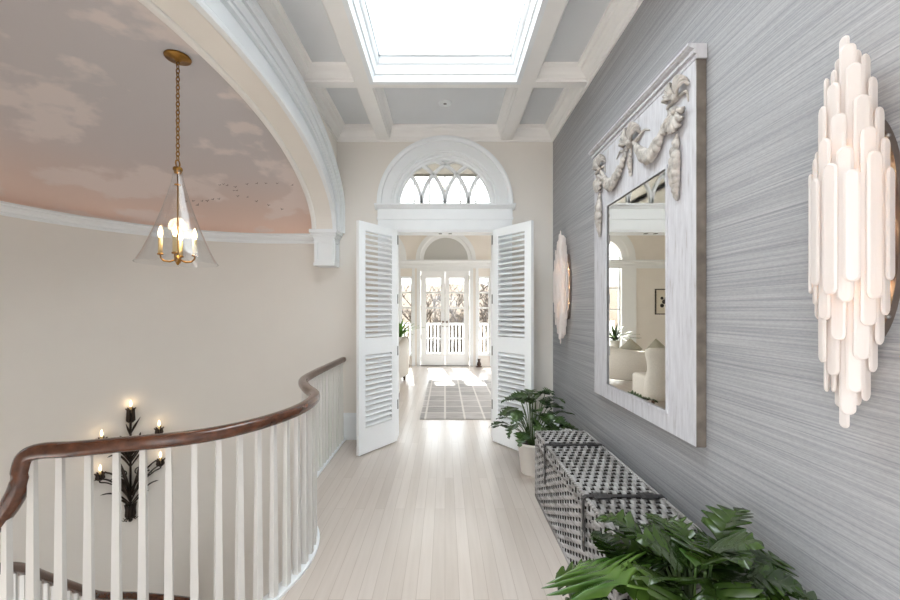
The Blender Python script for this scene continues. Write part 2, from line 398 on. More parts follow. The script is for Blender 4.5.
# header, casing and arched trim round the opening
def hsweep(mb, prof, pts):   # profile (radial, y) swept on a half ring in XZ
    rg = []
    for (x,z,nx,nz) in pts:
        rg.append([(x+nx*u, YB-v, z+nz*u) for u,v in prof])
    mb.rings(rg, True, False, True, False)
ring = [(FR*math.cos(PI*i/48), FZ+FR*math.sin(PI*i/48), math.cos(PI*i/48), math.sin(PI*i/48)) for i in range(49)]
mb = MB()
hsweep(mb, [(0,-.01),(0,.022),(.016,.03),(.03,.022),(.042,.022),(.05,.036),(.065,.036),(.07,.044),(.17,.044),(.175,.062),(.20,.07),(.22,.07),(.22,-.01)], ring)
struct(mb.build('trim_2', M['white']))
mb = MB()
mb.box(-.735, .735, YB-.045, YB+.001, DH, 2.42)
mb.box(-.745, .745, YB-.058, YB+.001, 2.42, 2.445)
mb.box(-.738, .738, YB-.05, YB+.001, 2.445, 2.54)
mb.prism([(YB-.05,2.535),(YB-.07,2.545),(YB-.085,2.56),(YB-.105,2.567),(YB-.105,2.585),(YB,2.585),(YB,2.535)], -.765, .765, 'x')
mb.box(-.735, -DW, YB-.04, YB+.001, 0, DH); mb.box(DW, .735, YB-.04, YB+.001, 0, DH)
# reveals
mb.box(-DW-.001, -DW+.018, YB-.03, YB+T+.02, 0, DH-.0175); mb.box(DW-.018, DW+.001, YB-.03, YB+T+.02, 0, DH-.0175); mb.box(-DW, DW, YB-.03, YB+T+.02, DH-.018, DH+.01)
struct(mb.build('trim_3', M['white']))
mb = MB()
for x0 in (-.07,.04): mb.box(x0, x0+.035, YB+.02, YB+.06, DH-.026, DH-.0181)
struct(mb.build('trim_4', M['steel']))

# fan light window: ring + gothic tracery + glass
mb = MB(); fy = YB+.03
rg = []
for i in range(49):
    a = PI*i/48; c, s_ = math.cos(a), math.sin(a)
    rg.append([(q*c, y, FZ+q*s_) for q,y in ((.502,fy-.025),(FR+.003,fy-.03),(FR+.003,fy+.03),(.502,fy+.03))])
mb.rings(rg, True, False, True, False)
mb.box(-.525, .525, fy-.03, fy+.03, FZ-.004, FZ+.012)
fan = struct(mb.build('window_1', M['white']))
mb = MB()
RA = .515
for x0 in (-.26, 0, .26):
    for sgn in (1,-1):
        cx = x0 + sgn*RA; pts = []
        for i in range(41):
            a = PI*.5*i/40
            x = cx - sgn*RA*math.cos(a); z = RA*math.sin(a)
            if x*x+z*z > .51**2: break
            pts.append((x,z,-sgn*math.cos(a),math.sin(a)))
        if len(pts) > 1:
            mb.rings([[(x+nx*u, fy+v, FZ+.01+z+nz*u) for u,v in ((-.019,-.014),(-.012,-.022),(.012,-.022),(.019,-.014),(.019,.02),(-.019,.02))] for x,z,nx,nz in pts], True, False, True, False)
mb.build('tracery', M['white'], fan)
mb = MB()
mb.prism([(.505*math.cos(PI*i/32), FZ+.005+.505*math.sin(PI*i/32)) for i in range(33)], fy+.004, fy+.008, 'y')
mb.build('glass_pane', M['glass'], fan)

# ------------------------------------------------------------------ louvered doors
def louvre_door(name, hx, hy, ang, side, label):
    W = .55; TH = .036
    z0, z1 = .014, 2.30
    mb = MB()
    st = .085
    rails = [(z0,.262),(.985,1.15),(2.214,z1)]
    mb.box(0, st, -TH/2, TH/2, z0, z1); mb.box(W-st, W, -TH/2, TH/2, z0, z1)
    for a,b_ in rails: mb.box(st-.001, W-st+.001, -TH/2+.001, TH/2-.001, a, b_)
    o = struct(mb.build(name, M['door_white'])); o.location = (hx, hy, 0); o.rotation_euler = (0,0,ang)
    o['label'] = label; o['category'] = 'door'
    for (za, zb, nn) in ((1.15,2.214,20),(.262,.985,14)):
        lb = MB(); p = (zb-za)/nn
        for i in range(nn):
            zc = za + p*(i+.5)
            Mx = Matrix.Translation((0,0,zc)) @ Matrix.Rotation(-side*R(30), 4, 'X')
            lb.box(st-.003, W-st+.003, -.027, .027, -.004, .004, Mx)
        lb.build('louver_panel', M['door_white'], o)
    for z in (2.19,1.55,.99,.41):
        h = MB(); h.box(-.012, .003, -.022, .022, z-.05, z+.05); h.tube([(-.006,-side*.024,z-.052),(-.006,-side*.024,z+.052)], .007, 8)
        h.build('hinge', M['steel'], o)
    return o
louvre_door('door_1', -.53, 4.235, math.atan2(-.458,-.325), 1, 'open white louvered door leaf on the left of the hall doorway')
louvre_door('door_2', .53, 4.235, math.atan2(-.458,.325), -1, 'open white louvered door leaf on the right of the hall doorway, behind the potted plant')

# ------------------------------------------------------------------ ceiling with coffers and skylight
SKX = .53; SK0, SK1 = .93, 3.07
mb = MB()
def slab(x0,x1,y0,y1): mb.box(x0,x1,y0,y1,ZC,ZC+.06)
slab(-XW-.02, -.60, -3.5, YB+.02); slab(.60, XW+.02, -3.5, YB+.02); slab(-.60,.60,3.15,YB+.02); slab(-.60,.60,-3.5,.85)
struct(mb.build('ceiling', M['panel']))
mb = MB(); ZB = 3.30
for sx in (-1,1):
    a, b_ = sorted((sx*.612, sx*.74)); mb.box(a, b_, -3.5, YB, ZB, ZC+.03)
mb.box(-XW, XW, 3.205, 3.29, ZB+.002, ZC+.03); mb.box(-XW, XW, .71, .80, ZB+.002, ZC+.03)
struct(mb.build('trim_5', M['cream_trim']))
# mouldings inside each coffer
mb = MB()
pr = [(0,ZB+.02),(.012,ZB+.025),(.018,ZB+.055),(.03,ZB+.075),(.038,ZB+.10),(.055,ZB+.115),(.06,ZC+.001),(0,ZC+.001)]
for (x0,x1,y0,y1) in ((-XW+.03,-.74,.80,3.205),(.74,XW-.03,.80,3.205),(-XW+.03,-.74,3.29,YB-.03),(.74,XW-.03,3.29,YB-.03),(-.612,.612,3.29,YB-.03)):
    mb.sweep2(pr, [(x0,y0),(x1,y0),(x1,y1),(x0,y1)], True)
struct(mb.build('trim_6', M['cream_trim']))
# crown along the walls
mb = MB()
mb.sweep2([(0,3.287),(.014,3.287),(.018,3.305),(.03,3.312),(.06,3.36),(.085,3.378),(.09,3.40),(.115,3.41),(.12,ZC+.001),(0,ZC+.001)], [(XW,-3.5),(XW,YB),(-XW,YB),(-XW,-3.5)])
struct(mb.build('trim_7', M['cream_trim']))
# skylight well
sky = MB()
sky.sweep2([(-.008,3.286),(.028,3.286),(.03,3.30),(.036,3.318),(.036,3.335),(.05,3.343),(.052,3.375),(.058,3.39),(.058,3.405),(.07,3.412),(.082,3.43),(.082,3.80),(-.008,3.80)],
           [(-.612,.80),(.612,.80),(.612,3.205),(-.612,3.205)], True)
skw = struct(sky.build('window_2', M['white'])); skw['label'] = 'bright skylight with stepped white frame in the coffered ceiling'; skw['category'] = 'skylight'
gp = MB(); gp.box(-.535,.535,.87,3.13,3.475,3.481); gp.build('glass_pane', M['glass'], skw)
gp = MB(); gp.box(-.535,.535,.87,.90,3.46,3.50); gp.box(-.535,.535,3.10,3.13,3.46,3.50); gp.box(-.535,-.52,.87,3.13,3.46,3.50); gp.box(.52,.535,.87,3.13,3.46,3.50)
gp.build('pane_frame', M['white'], skw)
# recessed light
dl = empty('recessed_light', (0,3.77,ZC)); tag(dl, 'round white recessed ceiling light in the coffer before the fanlight', 'ceiling light')
mb = MB(); mb.lathe([(.045,-.001),(.045,-.006),(.062,-.006),(.064,0)], n=32, caps=False); mb.build('trim_ring', M['white'], dl)
mb = MB(); mb.lathe([(.046,-.0015),(.02,-.008),(.018,-.004),(.001,-.004)], n=32, caps=False); mb.build('lens', M['white'], dl)
mb = MB(); mb.lathe([(.017,-.009),(.001,-.011)], n=20); mb.build('lamp', M['steel'], dl)

# ------------------------------------------------------------------ arch wall on the left
AY, AA, AB, AZ = 2.6, 1.54, .64, 2.275
KN = 1.275; YN = 2.6-1.71*1.275      # the near half of the stairwell is a little longer
def near(y): return SY+(y-SY)*KN if y < SY else y
OA, OB = 1.80, .965
XF, XBK = -XW, -1.40
mb = MB(); NA = 72
pin = [(near(AY+AA*math.cos(PI*i/NA)), AZ+AB*math.sin(PI*i/NA)) for i in range(NA+1)]
for (ya,za),(yb,zb) in zip(pin, pin[1:]):
    mb.add([(XF,ya,za),(XF,yb,zb),(XF,yb,ZC+.05),(XF,ya,ZC+.05)], [(0,1,2,3)])
    mb.add([(XBK,ya,za),(XBK,yb,zb),(XBK,yb,ZC+.05),(XBK,ya,ZC+.05)], [(3,2,1,0)])
    mb.add([(XF,ya,za),(XF,yb,zb),(XBK,yb,zb),(XBK,ya,za)], [(3,2,1,0)], True)
mb.box(XBK, XF, AY+AA, YB+.01, AZ, ZC+.05)
mb.box(XBK, XF, YN-.02, near(AY-AA), AZ, ZC+.05)
mb.box(XBK, XF, .15, YN-.02, -.3, ZC+.05); mb.box(XBK, XF, -1.2, .15, 2.6, ZC+.05)  # near end left open below, out of view, to brighten the stairwell
struct(mb.build('wall_left', M['wall'], fix=False))
# archivolt
mb = MB(); rg = []
prof = [(0,-.005),(0,.034),(.04,.042),(.09,.042),(.10,.018),(.13,.018),(.14,.030),(.42,.030),(.43,.012),(.46,.012),(.47,.050),(.53,.054),(.54,.034),(.57,.034),(.58,.056),(.76,.060),(.77,.040),(.80,.040),(.81,.070),(.87,.074),(.89,.086),(.97,.090),(1,.090),(1,-.005)]
rg = []
for i in range(NA+1):
    a = PI*i/NA
    yi, zi = pin[i]
    e_ = 2/2.15
    ca, sa = math.cos(a), math.sin(a)
    yo = AY + OA*(abs(ca)**e_)*(1 if ca>=0 else -1); zo = AZ + OB*(sa**e_ if sa>1e-9 else 0)
    yo = min(near(yo), YB-.002)
    rg.append([(XF+v, yi+(yo-yi)*u, zi+(zo-zi)*u) for u,v in prof])
mb.rings(rg, True, False, True, False)
struct(mb.build('trim_8', M['white']))
# bead at the mural edge and at the soffit front edge
mb = MB(); rg = []
for i in range(NA+1):
    a = PI*i/NA; ca, sa = math.cos(a), math.sin(a)
    rg.append([(XBK+dx, near(AY+(AA-d)*ca), AZ+(AB-d)*sa) for dx,d in ((-.012,-.01),(-.012,.012),(.0,.018),(.012,.012),(.02,.018),(.034,.008),(.034,-.01))])
mb.rings(rg, True, False, True, True)
struct(mb.build('trim_9', M['cream_trim']))
# corbels carrying the arch
def corbel(name, yend, sgn):
    mb = MB()
    def bx(x0,x1,d0,d1,z0,z1):
        ys = sorted((yend-sgn*d0, yend-sgn*d1)); mb.box(x0,x1,ys[0],ys[1],z0,z1)
    bx(-1.375,-1.178,0,.19,1.93,2.175)
    bx(-1.385,-1.165,0,.208,1.90,1.93)
    bx(-1.383,-1.168,0,.20,2.175,2.19)
    bx(-1.39,-1.16,0,.21,2.19,2.21); bx(-1.405,-1.145,0,.23,2.21,2.24); bx(-1.42,-1.13,0,.245,2.24,2.276)
    for (x0,x1,z0,z1) in ((-1.375,-1.345,1.93,2.175),(-1.208,-1.178,1.93,2.175),(-1.345,-1.205,1.93,1.96),(-1.345,-1.205,2.145,2.175)): bx(x0,x1,.189,.207,z0,z1)
    for (d0,d1,z0,z1) in ((.01,.035,1.93,2.175),(.165,.19,1.93,2.175),(.035,.165,1.93,1.96),(.035,.165,2.145,2.175)): bx(-1.179,-1.163,d0,d1,z0,z1)
    return struct(mb.build(name, M['white']))
corbel('trim_10', YB, 1); corbel('trim_11', YN, -1)

# ------------------------------------------------------------------ stairwell wall, cornice, dome
def stadium(r, xend=-1.38, n=48):
    pts = [(SX - r*math.sin(PI*i/n), near(SY + r*math.cos(PI*i/n))) for i in range(n+1)]
    pts += [(xend, near(SY-r))]
    return pts
st = stadium(SR, -1.19)
mb = MB()
sw = [p for p in st if p[0] < SX+.01 and not (p[1] < SY-1.3)]; se = [p for p in st if p[1] < SY-1.25]
mb.rings([[(x,y,-3.0),(x,y,2.30)] for x,y in sw], False, False, False, True)
mb.rings([[(x,y,.35),(x,y,2.30)] for x,y in se], False, False, False, True); mb.rings([[(x,y,-3.0),(x,y,-1.2)] for x,y in se], False, False, False, True)  # gap in the unseen near wall, added to let sky light in
struct(mb.build('wall_stairwell', M['stair_wall'], fix=False))
mb = MB()
mb.sweep2([(0,2.165),(.012,2.165),(.018,2.18),(.018,2.195),(.035,2.205),(.055,2.225),(.06,2.24),(.075,2.245),(.075,2.262),(0,2.262)], [(-1.19,SY+SR)]+st, False)
struct(mb.build('trim_12', M['white']))
DR, DB, DZ = 1.69, .71, 2.25
dome = MB(); ND, NE = 56, 28
def dome_pt(t, e):
    # t 0..pi around the half round, e elevation 0..pi/2
    r = DR*math.cos(e); return (SX - r*math.sin(t), near(SY + r*math.cos(t)), DZ + DB*math.sin(e))
dome.rings([[dome_pt(PI*i/ND, PI/2*k/NE) for k in range(NE+1)] for i in range(ND+1)], False, False, False, True)
bar = []
for k in range(ND+1):
    a = PI*k/ND; y = near(SY + DR*math.cos(a)); z = DZ + DB*math.sin(a)
    bar.append([(SX,y,z),(-1.39,y,z)])
dome.rings(bar, False, False, False, True)
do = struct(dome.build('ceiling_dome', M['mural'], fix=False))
# painted flock of birds on the mural
mb = MB(); rr = random.Random(3)
def mural_point(sl, hh):
    # where a line from the landing at eye height meets the mural
    lo, hi = 2.7, 5.2
    for _ in range(50):
        d = (lo+hi)/2; x = sl*d; z = CAMZ+hh*d
        f = (max(0,SX-x)/DR)**2 + ((d-SY)/DR)**2 + ((z-DZ)/DB)**2 - 1
        if f > 0: hi = d
        else: lo = d
    return Vector((x,d,z))
flock = [(250,362),(259,360),(269,363),(285,376),(293,376),(289,367),(318,360),(343,358),(365,358),(393,358),(432,362),(295,390),(320,392),(342,403),(372,413),(405,423),(166,403),(183,402),(195,412),(206,402),(219,402),(233,398),(248,397)]
for (bu,bv) in flock:
    bu, bv = (120+bu/2.5-445)/390, (311-40-bv/2.5)/390
    p = mural_point(bu,bv); p2 = mural_point(bu-.004,bv); p3 = mural_point(bu,bv+.004)
    a = (p2-p).normalized(); c = (p3-p).normalized(); nrm = a.cross(c).normalized()
    if nrm.dot(Vector((SX,SY,DZ-.5))-p) < 0: nrm = -nrm
    p = p + nrm*.004; s_ = rr.uniform(.014,.02); w = rr.uniform(-.9,.3)
    def q(u,v): return p + a*(u*math.cos(w)-v*math.sin(w))*s_ + c*(u*math.sin(w)+v*math.cos(w))*s_
    mb.add([q(-1,.5),q(-.45,.55),q(0,.05),q(.0,-.3),q(-.5,.2)], [(0,1,2,3,4)]); mb.add([q(1,.7),q(.4,.6),q(0,.05),q(.0,-.3),q(.5,.25)], [(0,1,2,3,4)])
    mb.add([q(-.12,.1),q(.12,.1),q(.3,-.5),q(.1,-.45)], [(0,1,2,3)])
mb.build('painted_birds', simple('bird paint', (84,66,58), .8), do, fix=False)

# ------------------------------------------------------------------ stair railing
rail_pts = [(x,y,.887) for x,y in RP[:-1]] + [(-1.44,1.505,.887),(-1.53,1.482,.889),(-1.577,1.474,.873),(-1.594,1.471,.82),(-1.602,1.469,.76),(-1.65,1.468,.67),(-1.74,1.478,.575),(-2.0,1.56,.40),(-2.27,1.85,.18),(-2.43,2.2,-.03),(-2.56,2.48,-.27),(-2.68,2.8,-.56),(-2.75,3.1,-.84),(-2.72,3.45,-1.10),(-2.5,3.8,-1.4)]
railing = empty('stair_railing', (0,0,0)); tag(railing, 'curving stair railing with mahogany handrail and slim white balusters', 'railing')
RC = catmull(rail_pts, 8)
prof = []
for k in range(14):
    a = 2*PI*k/14; c, s_ = math.cos(a), math.sin(a)
    prof.append((.033*abs(c)**.8*(1 if c>=0 else -1), .029*abs(s_)**.8*(1 if s_>=0 else -1)))
rg = []
for i,p in enumerate(RC):
    t = (RC[min(i+1,len(RC)-1)]-RC[max(i-1,0)]).normalized()
    U = Vector((t.y,-t.x,0)).normalized(); V = U.cross(t)
    rg.append([p+U*u+V*v for u,v in prof])
mb = MB(); mb.rings(rg); mb.build('handrail', M['mahogany'], railing)
# balusters
i_knee = next(i for i,p in enumerate(RC) if p.z < .86)
acc = 0.0; step = .0885; nxt = .055
def baluster(x, y, zb, zt, ang):
    b_ = MB(); s0, s1 = .0155, .0098
    Mx = Matrix.Translation((x,y,0)) @ Matrix.Rotation(ang,4,'Z')
    rings_ = [[(sx*s, sy*s, z) for sx,sy in ((-1,-1),(1,-1),(1,1),(-1,1))] for s,z in ((s0,zb),(s0,zb+.1),(s1,zt))]
    b_.rings(rings_, True, False, True, False, Mx); b_.build('baluster', M['baluster'], railing)
for i in range(1, len(RC)):
    d = math.hypot(RC[i].x-RC[i-1].x, RC[i].y-RC[i-1].y)
    while acc + d >= nxt:
        f = (nxt-acc)/d; p = RC[i-1].lerp(RC[i], f); t = RC[i]-RC[i-1]
        top = p.z-.015; zb = 0.012 if i < i_knee else p.z-.95
        if i > i_knee: zb = p.z - .92
        baluster(p.x, p.y, zb, top, math.atan2(t.y,t.x)); nxt += step
    acc += d
# base shoe on the floor under the balusters
mb = MB(); mb.sweep2([(-.04,0),(.03,0),(.03,.014),(-.04,.014)], plan+[(-1.525,1.478)])
mb.build('base_shoe', M['white'], railing)
# stair flight below, one solid stepped flight round the wall
mb = MB()
low = [p for p in RC[i_knee+4:]]
L_ = [0]
for a,b_ in zip(low, low[1:]): L_.append(L_[-1]+math.hypot(b_.x-a.x,b_.y-a.y))
k = 0; s_ = 0
def at_len(s):
    for j in range(len(L_)-1):
        if L_[j+1] >= s: return low[j].lerp(low[j+1], (s-L_[j])/max(1e-6,L_[j+1]-L_[j]))
    return low[-1]
def to_wall(p):
    d = Vector((p.x-SX, p.y-SY)); d.normalize()
    if p.x > SX: return Vector((p.x, SY-SR+.0, 0)) if p.y < SY else Vector((p.x, SY+SR, 0))
    return Vector((SX+d.x*(SR-.005), SY+d.y*(SR-.005), 0))
while s_ < L_[-1]-.05:
    a = at_len(s_); b_ = at_len(min(L_[-1], s_+.25)); wa, wb = to_wall(a), to_wall(b_); z = min(-.17, (a.z+b_.z)/2-.92)
    pts = [(a.x,a.y),(b_.x,b_.y),(wb.x,wb.y),(wa.x,wa.y)]
    mb.add([(x,y,z) for x,y in pts]+[(x,y,z-.25) for x,y in pts], [(0,1,2,3),(7,6,5,4),(0,4,5,1),(1,5,6,2),(2,6,7,3),(3,7,4,0)])
    s_ += .25
struct(mb.build('stair_flight', M['floor']))

# ------------------------------------------------------------------ pendant light
def pendant(loc, label):
    """origin at the lower rim of the glass cone"""
    root = empty('pendant_light', loc); tag(root, label, 'pendant light')
    H = loc_top = 1.245
    mb = MB(); mb.lathe([(.001,H),(.068,H),(.072,H-.006),(.068,H-.014),(.022,H-.018),(.012,H-.03),(.001,H-.03)], n=28)
    mb.tube([(.009*math.cos(2*PI*k/12),0,H-.04+.011*math.sin(2*PI*k/12)) for k in range(12)], .003, 6, True); mb.build('canopy', M['brass'], root)
    mb = MB(); z = H-.056; i = 0
    while z > .635:
        ax = (1,0) if i % 2 else (0,1)
        mb.tube([(ax[0]*.0095*math.cos(2*PI*k/14), ax[1]*.0095*math.cos(2*PI*k/14), z-.005+.0165*math.sin(2*PI*k/14)) for k in range(14)], .003, 6, True)
        z -= .025; i += 1
    mb.build('chain', M['brass'], root)
    mb = MB(); mb.tube([(0,.018*math.cos(2*PI*k/16),.60+.022*math.sin(2*PI*k/16)) for k in range(16)], .0042, 8, True)
    mb.lathe([(.001,.578),(.022,.578),(.026,.572),(.026,.560),(.02,.552),(.018,.54),(.001,.54)], n=20)
    mb.tube([(0,0,.545),(0,0,.03)], .0045, 8)
    mb.lathe([(.018,.476),(.018,.470)], n=20)
    mb.build('stem', M['brass'], root)
    pr = [(.212,-.002),(.214,.0),(.210,.004),(.18,.06),(.147,.135),(.112,.225),(.082,.315),(.056,.40),(.036,.475),(.026,.53),(.024,.556)]
    mb = MB(); mb.lathe(pr, n=48, caps=False); mb.build('glass_shade', M['shade_glass'], root, fix=False)
    mb = MB(); mb.lathe([(.001,-.012),(.006,-.008),(.014,.01),(.02,.022),(.012,.035),(.006,.05),(.001,.05)], n=16)
    mb.build('hub', M['brass'], root)
    for k in range(4):
        a = PI/4*.55 + k*PI/2; c, s2 = math.cos(a), math.sin(a)
        mb = MB(); mb.tube([(c*.014,s2*.014,.02),(c*.04,s2*.04,.008),(c*.07,s2*.07,.012),(c*.085,s2*.085,.03),(c*.087,s2*.087,.048)], .005, 8)
        mb.lathe([(.001,.044),(.015,.046),(.017,.052),(.012,.058),(.001,.058)], (c*.087,s2*.087,0), 14)
        arm = mb.build('arm', M['brass'], root)
        mb = MB(); mb.lathe([(.001,.056),(.0115,.056),(.0115,.145),(.008,.148),(.001,.148)], (c*.087,s2*.087,0), 14); mb.build('candle_sleeve', M['candle'], arm)
        mb = MB(); mb.lathe([(.001,.148),(.007,.15),(.0125,.168),(.011,.185),(.005,.205),(.001,.218)], (c*.087,s2*.087,0), 12); mb.build('bulb', M['bulb_warm'], arm)
    return root
PX, PY = -1.61, 2.35
ztop = DZ + DB*math.sqrt(max(0,1-((PY-SY)/DR)**2))
pend = pendant((PX, PY, ztop-1.245), 'clear glass cone pendant with candle bulbs hanging on a brass chain in the stairwell')

# ------------------------------------------------------------------ iron candle sconce on the curved wall
ang = math.atan2(3.771-SY, -3.046-SX)
sx_, sy_ = SX+SR*math.cos(ang), SY+SR*math.sin(ang)
isc = empty('wall_sconce', (sx_, sy_, -.02), ang+PI/2)   # local -Y... +Y points into the wall after rotation
isc.rotation_euler = (0,0,ang-PI/2)                      # local +Y into the wall, -Y towards the room
tag(isc, 'dark wrought iron leaf wall sconce with five lit candle bulbs, on the stairwell wall', 'wall sconce')
mb = MB(); mb.tube([(0,-.03,-.56),(0,-.03,.30)], .009, 8); mb.ball((0,-.03,-.57), .017, 8); mb.build('stem', M['iron'], isc)
mb = MB()
for k in range(8):      # pleated collar of curled plates
    a = 2*PI*k/8; c, s2 = math.cos(a), math.sin(a)
    mb.tube([(c*.020,-.03+s2*.018,-.55),(c*.034,-.03+s2*.028,-.52),(c*.030,-.03+s2*.026,-.46),(c*.044,-.03+s2*.03,-.41)], [.008,.012,.012,.006], 6)
    mb.tube([(c*.016,-.03+s2*.016,-.53),(c*.05,-.03+s2*.03,-.565),(c*.075,-.03+s2*.035,-.545)], [.006,.005,.002], 5)
mb.build('collar', M['iron'], isc)
for sg in (1,-1):
    def frond(x1, z0, z1, rise, w=.0115):
        f = MB(); pts = []; rd = []
        for i in range(13):
            t = i/12
            x = sg*x1*t; z = z0 + (z1-z0)*t + rise*math.sin(PI*min(1,t*1.0)*.85)
            pts.append((x, -.03-.05*math.sin(PI*t), z)); rd.append(w*(.35+1.1*math.sin(PI*(t*.8+.12))) if t < 1 else .001)
        f.tube(pts, rd, 6, flat=.45); return f.build('leaf', M['iron'], isc)
    frond(.27,-.38,-.17,.13); frond(.22,-.42,-.30,.09); frond(.12,-.40,-.12,.05)
    frond(.09,-.34,.02,.02)
    frond(.26,-.02,.13,.13); frond(.17,-.06,.03,.10); frond(.13,.0,.17,.06); frond(.08,.05,.25,.02); frond(.15,-.28,-.18,.09); frond(.24,-.30,-.10,.11); frond(.20,.04,.16,.10); frond(.14,-.44,-.36,.06)
    f = MB(); pts = []
    for i in range(30):   # scroll
        t = i/29
        if t < .45:
            u = t/.45; pts.append((sg*(.01+.085*math.sin(u*PI*.5)), -.045, -.33+.22*u))
        else:
            u = (t-.45)/.55; a = u*2*PI*1.25; r_ = .037*(1-.7*u)
            pts.append((sg*(.058+r_*math.cos(a)), -.045, -.11+r_*math.sin(a)*1.1))
    f.tube(pts, .0055, 6); f.build('scroll', M['iron'], isc)
def candle_arm(x, zc, frm, out):
    mb = MB()
    if abs(x) > .01:
        pts = catmull([(0,-.03,frm),(x*.35,-.05,frm+.10),(x*.75,-out*.8,zc-.16),(x,-out,zc-.13),(x,-out,zc-.10)], 6); mb.tube(pts, .006, 6)
    arm = mb.build('arm', M['iron'], isc) if abs(x) > .01 else None
    cup = MB()
    for k in range(6):
        a = 2*PI*k/6; c, s2 = math.cos(a), math.sin(a); h = .0 if abs(x)>.01 else -.07
        cup.tube([(x+c*.012,-out+s2*.012,zc-.105+h),(x+c*.026,-out+s2*.026,zc-.09+h),(x+c*.022,-out+s2*.022,zc-.06),(x+c*.040,-out+s2*.04,zc-.042)], [.01,.012,.011,.005], 6)
    cup.ball((x,-out,zc-.10), .016, 8)
    co = cup.build('candle_cup', M['iron'], arm or isc)
    c2 = MB(); c2.lathe([(.001,zc-.095),(.010,zc-.095),(.010,zc-.028),(.001,zc-.026)], (x,-out,0), 12)
    b2 = MB(); b2.lathe([(.001,zc-.027),(.006,zc-.022),(.010,zc-.006),(.008,zc+.010),(.001,zc+.032)], (x,-out,0), 12)
    c2.build('candle', M['candle'], arm or isc); b2.build('bulb', M['bulb_warm'], arm or isc)
for (x,zc,frm) in ((-.215,.325,.02),(.215,.325,.02),(-.225,.01,-.33),(.225,.01,-.33)): candle_arm(x, zc, frm, .085)
candle_arm(0, .55, .3, .04)
mb = MB(); mb.tube([(0,-.03,.30),(0,-.04,.42)], .010, 8); mb.tube([(0,-.03,.26),(.03,-.04,.33),(.075,-.04,.41)], [.006,.012,.002], 6); mb.tube([(0,-.03,.24),(-.02,-.04,.31),(-.035,-.04,.36)], [.006,.010,.002], 6)
mb.build('top_leaf', M['iron'], isc)

# ------------------------------------------------------------------ crystal wall sconces
def crystal_sconce(y, z, label):
    root = empty('crystal_sconce', (XW, y, z)); tag(root, label, 'wall sconce', 'crystal wall sconces')
    mb = MB()
    pts = [(.078*math.cos(2*PI*k/48), .315*math.sin(2*PI*k/48)) for k in range(48)]
    mb.prism(pts, -.018, 0, 'x'); mb.build('back_plate', M['bronze'], root)
    mb = MB(); mb.box(-.03,-.018,-.02,.02,-.3,.3); mb.build('lamp_bar', M['bronze'], root)
    for zz in (-.16,.0,.16):
        b_ = MB(); b_.ball((-.066,0,zz), .008, 10, (1,1,2.2)); b_.build('bulb', M['bulb_sconce'], root)
    for zz in (-.24,.24):
        b_ = MB(); b_.ball((-.02,-.052,zz), .006, 8); b_.build('screw', M['steel'], root)
    rr = random.Random(11)
    tiers = [(.080,.160,8),(.071,.232,7),(.060,.325,6),(.047,.415,5),(.033,.475,4),(.016,.51,3)]
    for ti,(rad,hl,nr) in enumerate(tiers):
        for k in range(nr):
            th = R(-108) + R(216)*(k/(nr-1))
            off = (.022 if k % 2 else -.012) + rr.uniform(-.008,.008)
            ha = hl + off; hb = hl + off*1.2 + rr.uniform(-.01,.01)
            w = .0165 if ti < 5 else .013; tk = .009
            prof = []
            outl = []
            for i in range(9): a = PI*i/8; outl.append((w*math.cos(a), ha-w+w*math.sin(a)))
            for i in range(9): a = PI+PI*i/8; outl.append((w*math.cos(a), -hb+w+w*math.sin(a)))
            Mx = Matrix.Translation((-.066-rad*math.cos(th), rad*math.sin(th), 0)) @ Matrix.Rotation(PI-(-th) if False else (PI+th*-1), 4, 'Z')
            rb = MB()
            # chamfered flat bar: two outlines per face
            n_ = len(outl)
            def ring_(s, d): return [Mx @ Vector((d, u*s, v if s == 1 else (v-(.004 if v>0 else -.004)))) for u,v in outl]
            rb.rings([ring_(.7,-tk/2), ring_(1,-tk/2+.003), ring_(1,tk/2-.003), ring_(.7,tk/2)], True, False, True, False)
            rb.build('crystal_rod', M['selenite'], root)
    return root
s1 = crystal_sconce(1.085, 1.645, 'large white crystal rod wall sconce on the grasscloth wall, nearest the camera')
s2 = copy_tree(s1); s2.location = (XW, 3.75, 1.655); s2['label'] = 'white crystal rod wall sconce at the far end, beside the louvered door'

# ------------------------------------------------------------------ carved wall mirror
MY0, MY1, MZ0, MZ1 = 1.78, 2.985, .80, 2.635
mir = empty('wall_mirror', (XW, 0, 0)); tag(mir, 'tall whitewashed wood framed mirror with carved garland top on the grasscloth wall', 'mirror')
xf, xb = -.049, -.004
GY0, GY1, GZ0, GZ1 = 2.015, 2.748, .905, 2.157
mb = MB()
mb.box(xf,xb,MY0,GY0,MZ0,MZ1-.055); mb.box(xf,xb,GY1,MY1,MZ0,MZ1-.055); mb.box(xf,xb,GY0,GY1,MZ0,GZ0); mb.box(xf,xb,GY0,GY1,GZ1,MZ1-.055)
mb.build('frame', M['distress'], mir)
mb = MB()   # small inner lip
for (a,b_,c,d) in ((GY0-.014,GY0,GZ0-.014,GZ1+.014),(GY1,GY1+.014,GZ0-.014,GZ1+.014)): mb.box(xf-.006,xf+.03,a,b_,c,d)
mb.box(xf-.006,xf+.03,GY0,GY1,GZ0-.014,GZ0); mb.box(xf-.006,xf+.03,GY0,GY1,GZ1,GZ1+.014)
mb.build('inner_lip', M['distress'], mir)
mb = MB(); mb.box(xb-.0001,xb+.003,MY0-.001,MY1+.001,MZ0-.001,MZ1); mb.box(xf+.003,xb,MY0-.004,MY0,MZ0,MZ1-.05); mb.box(xf+.003,xb,MY0,MY1,MZ0-.003,MZ0); mb.build('edge_board', M['frame_edge'], mir)
mb = MB()
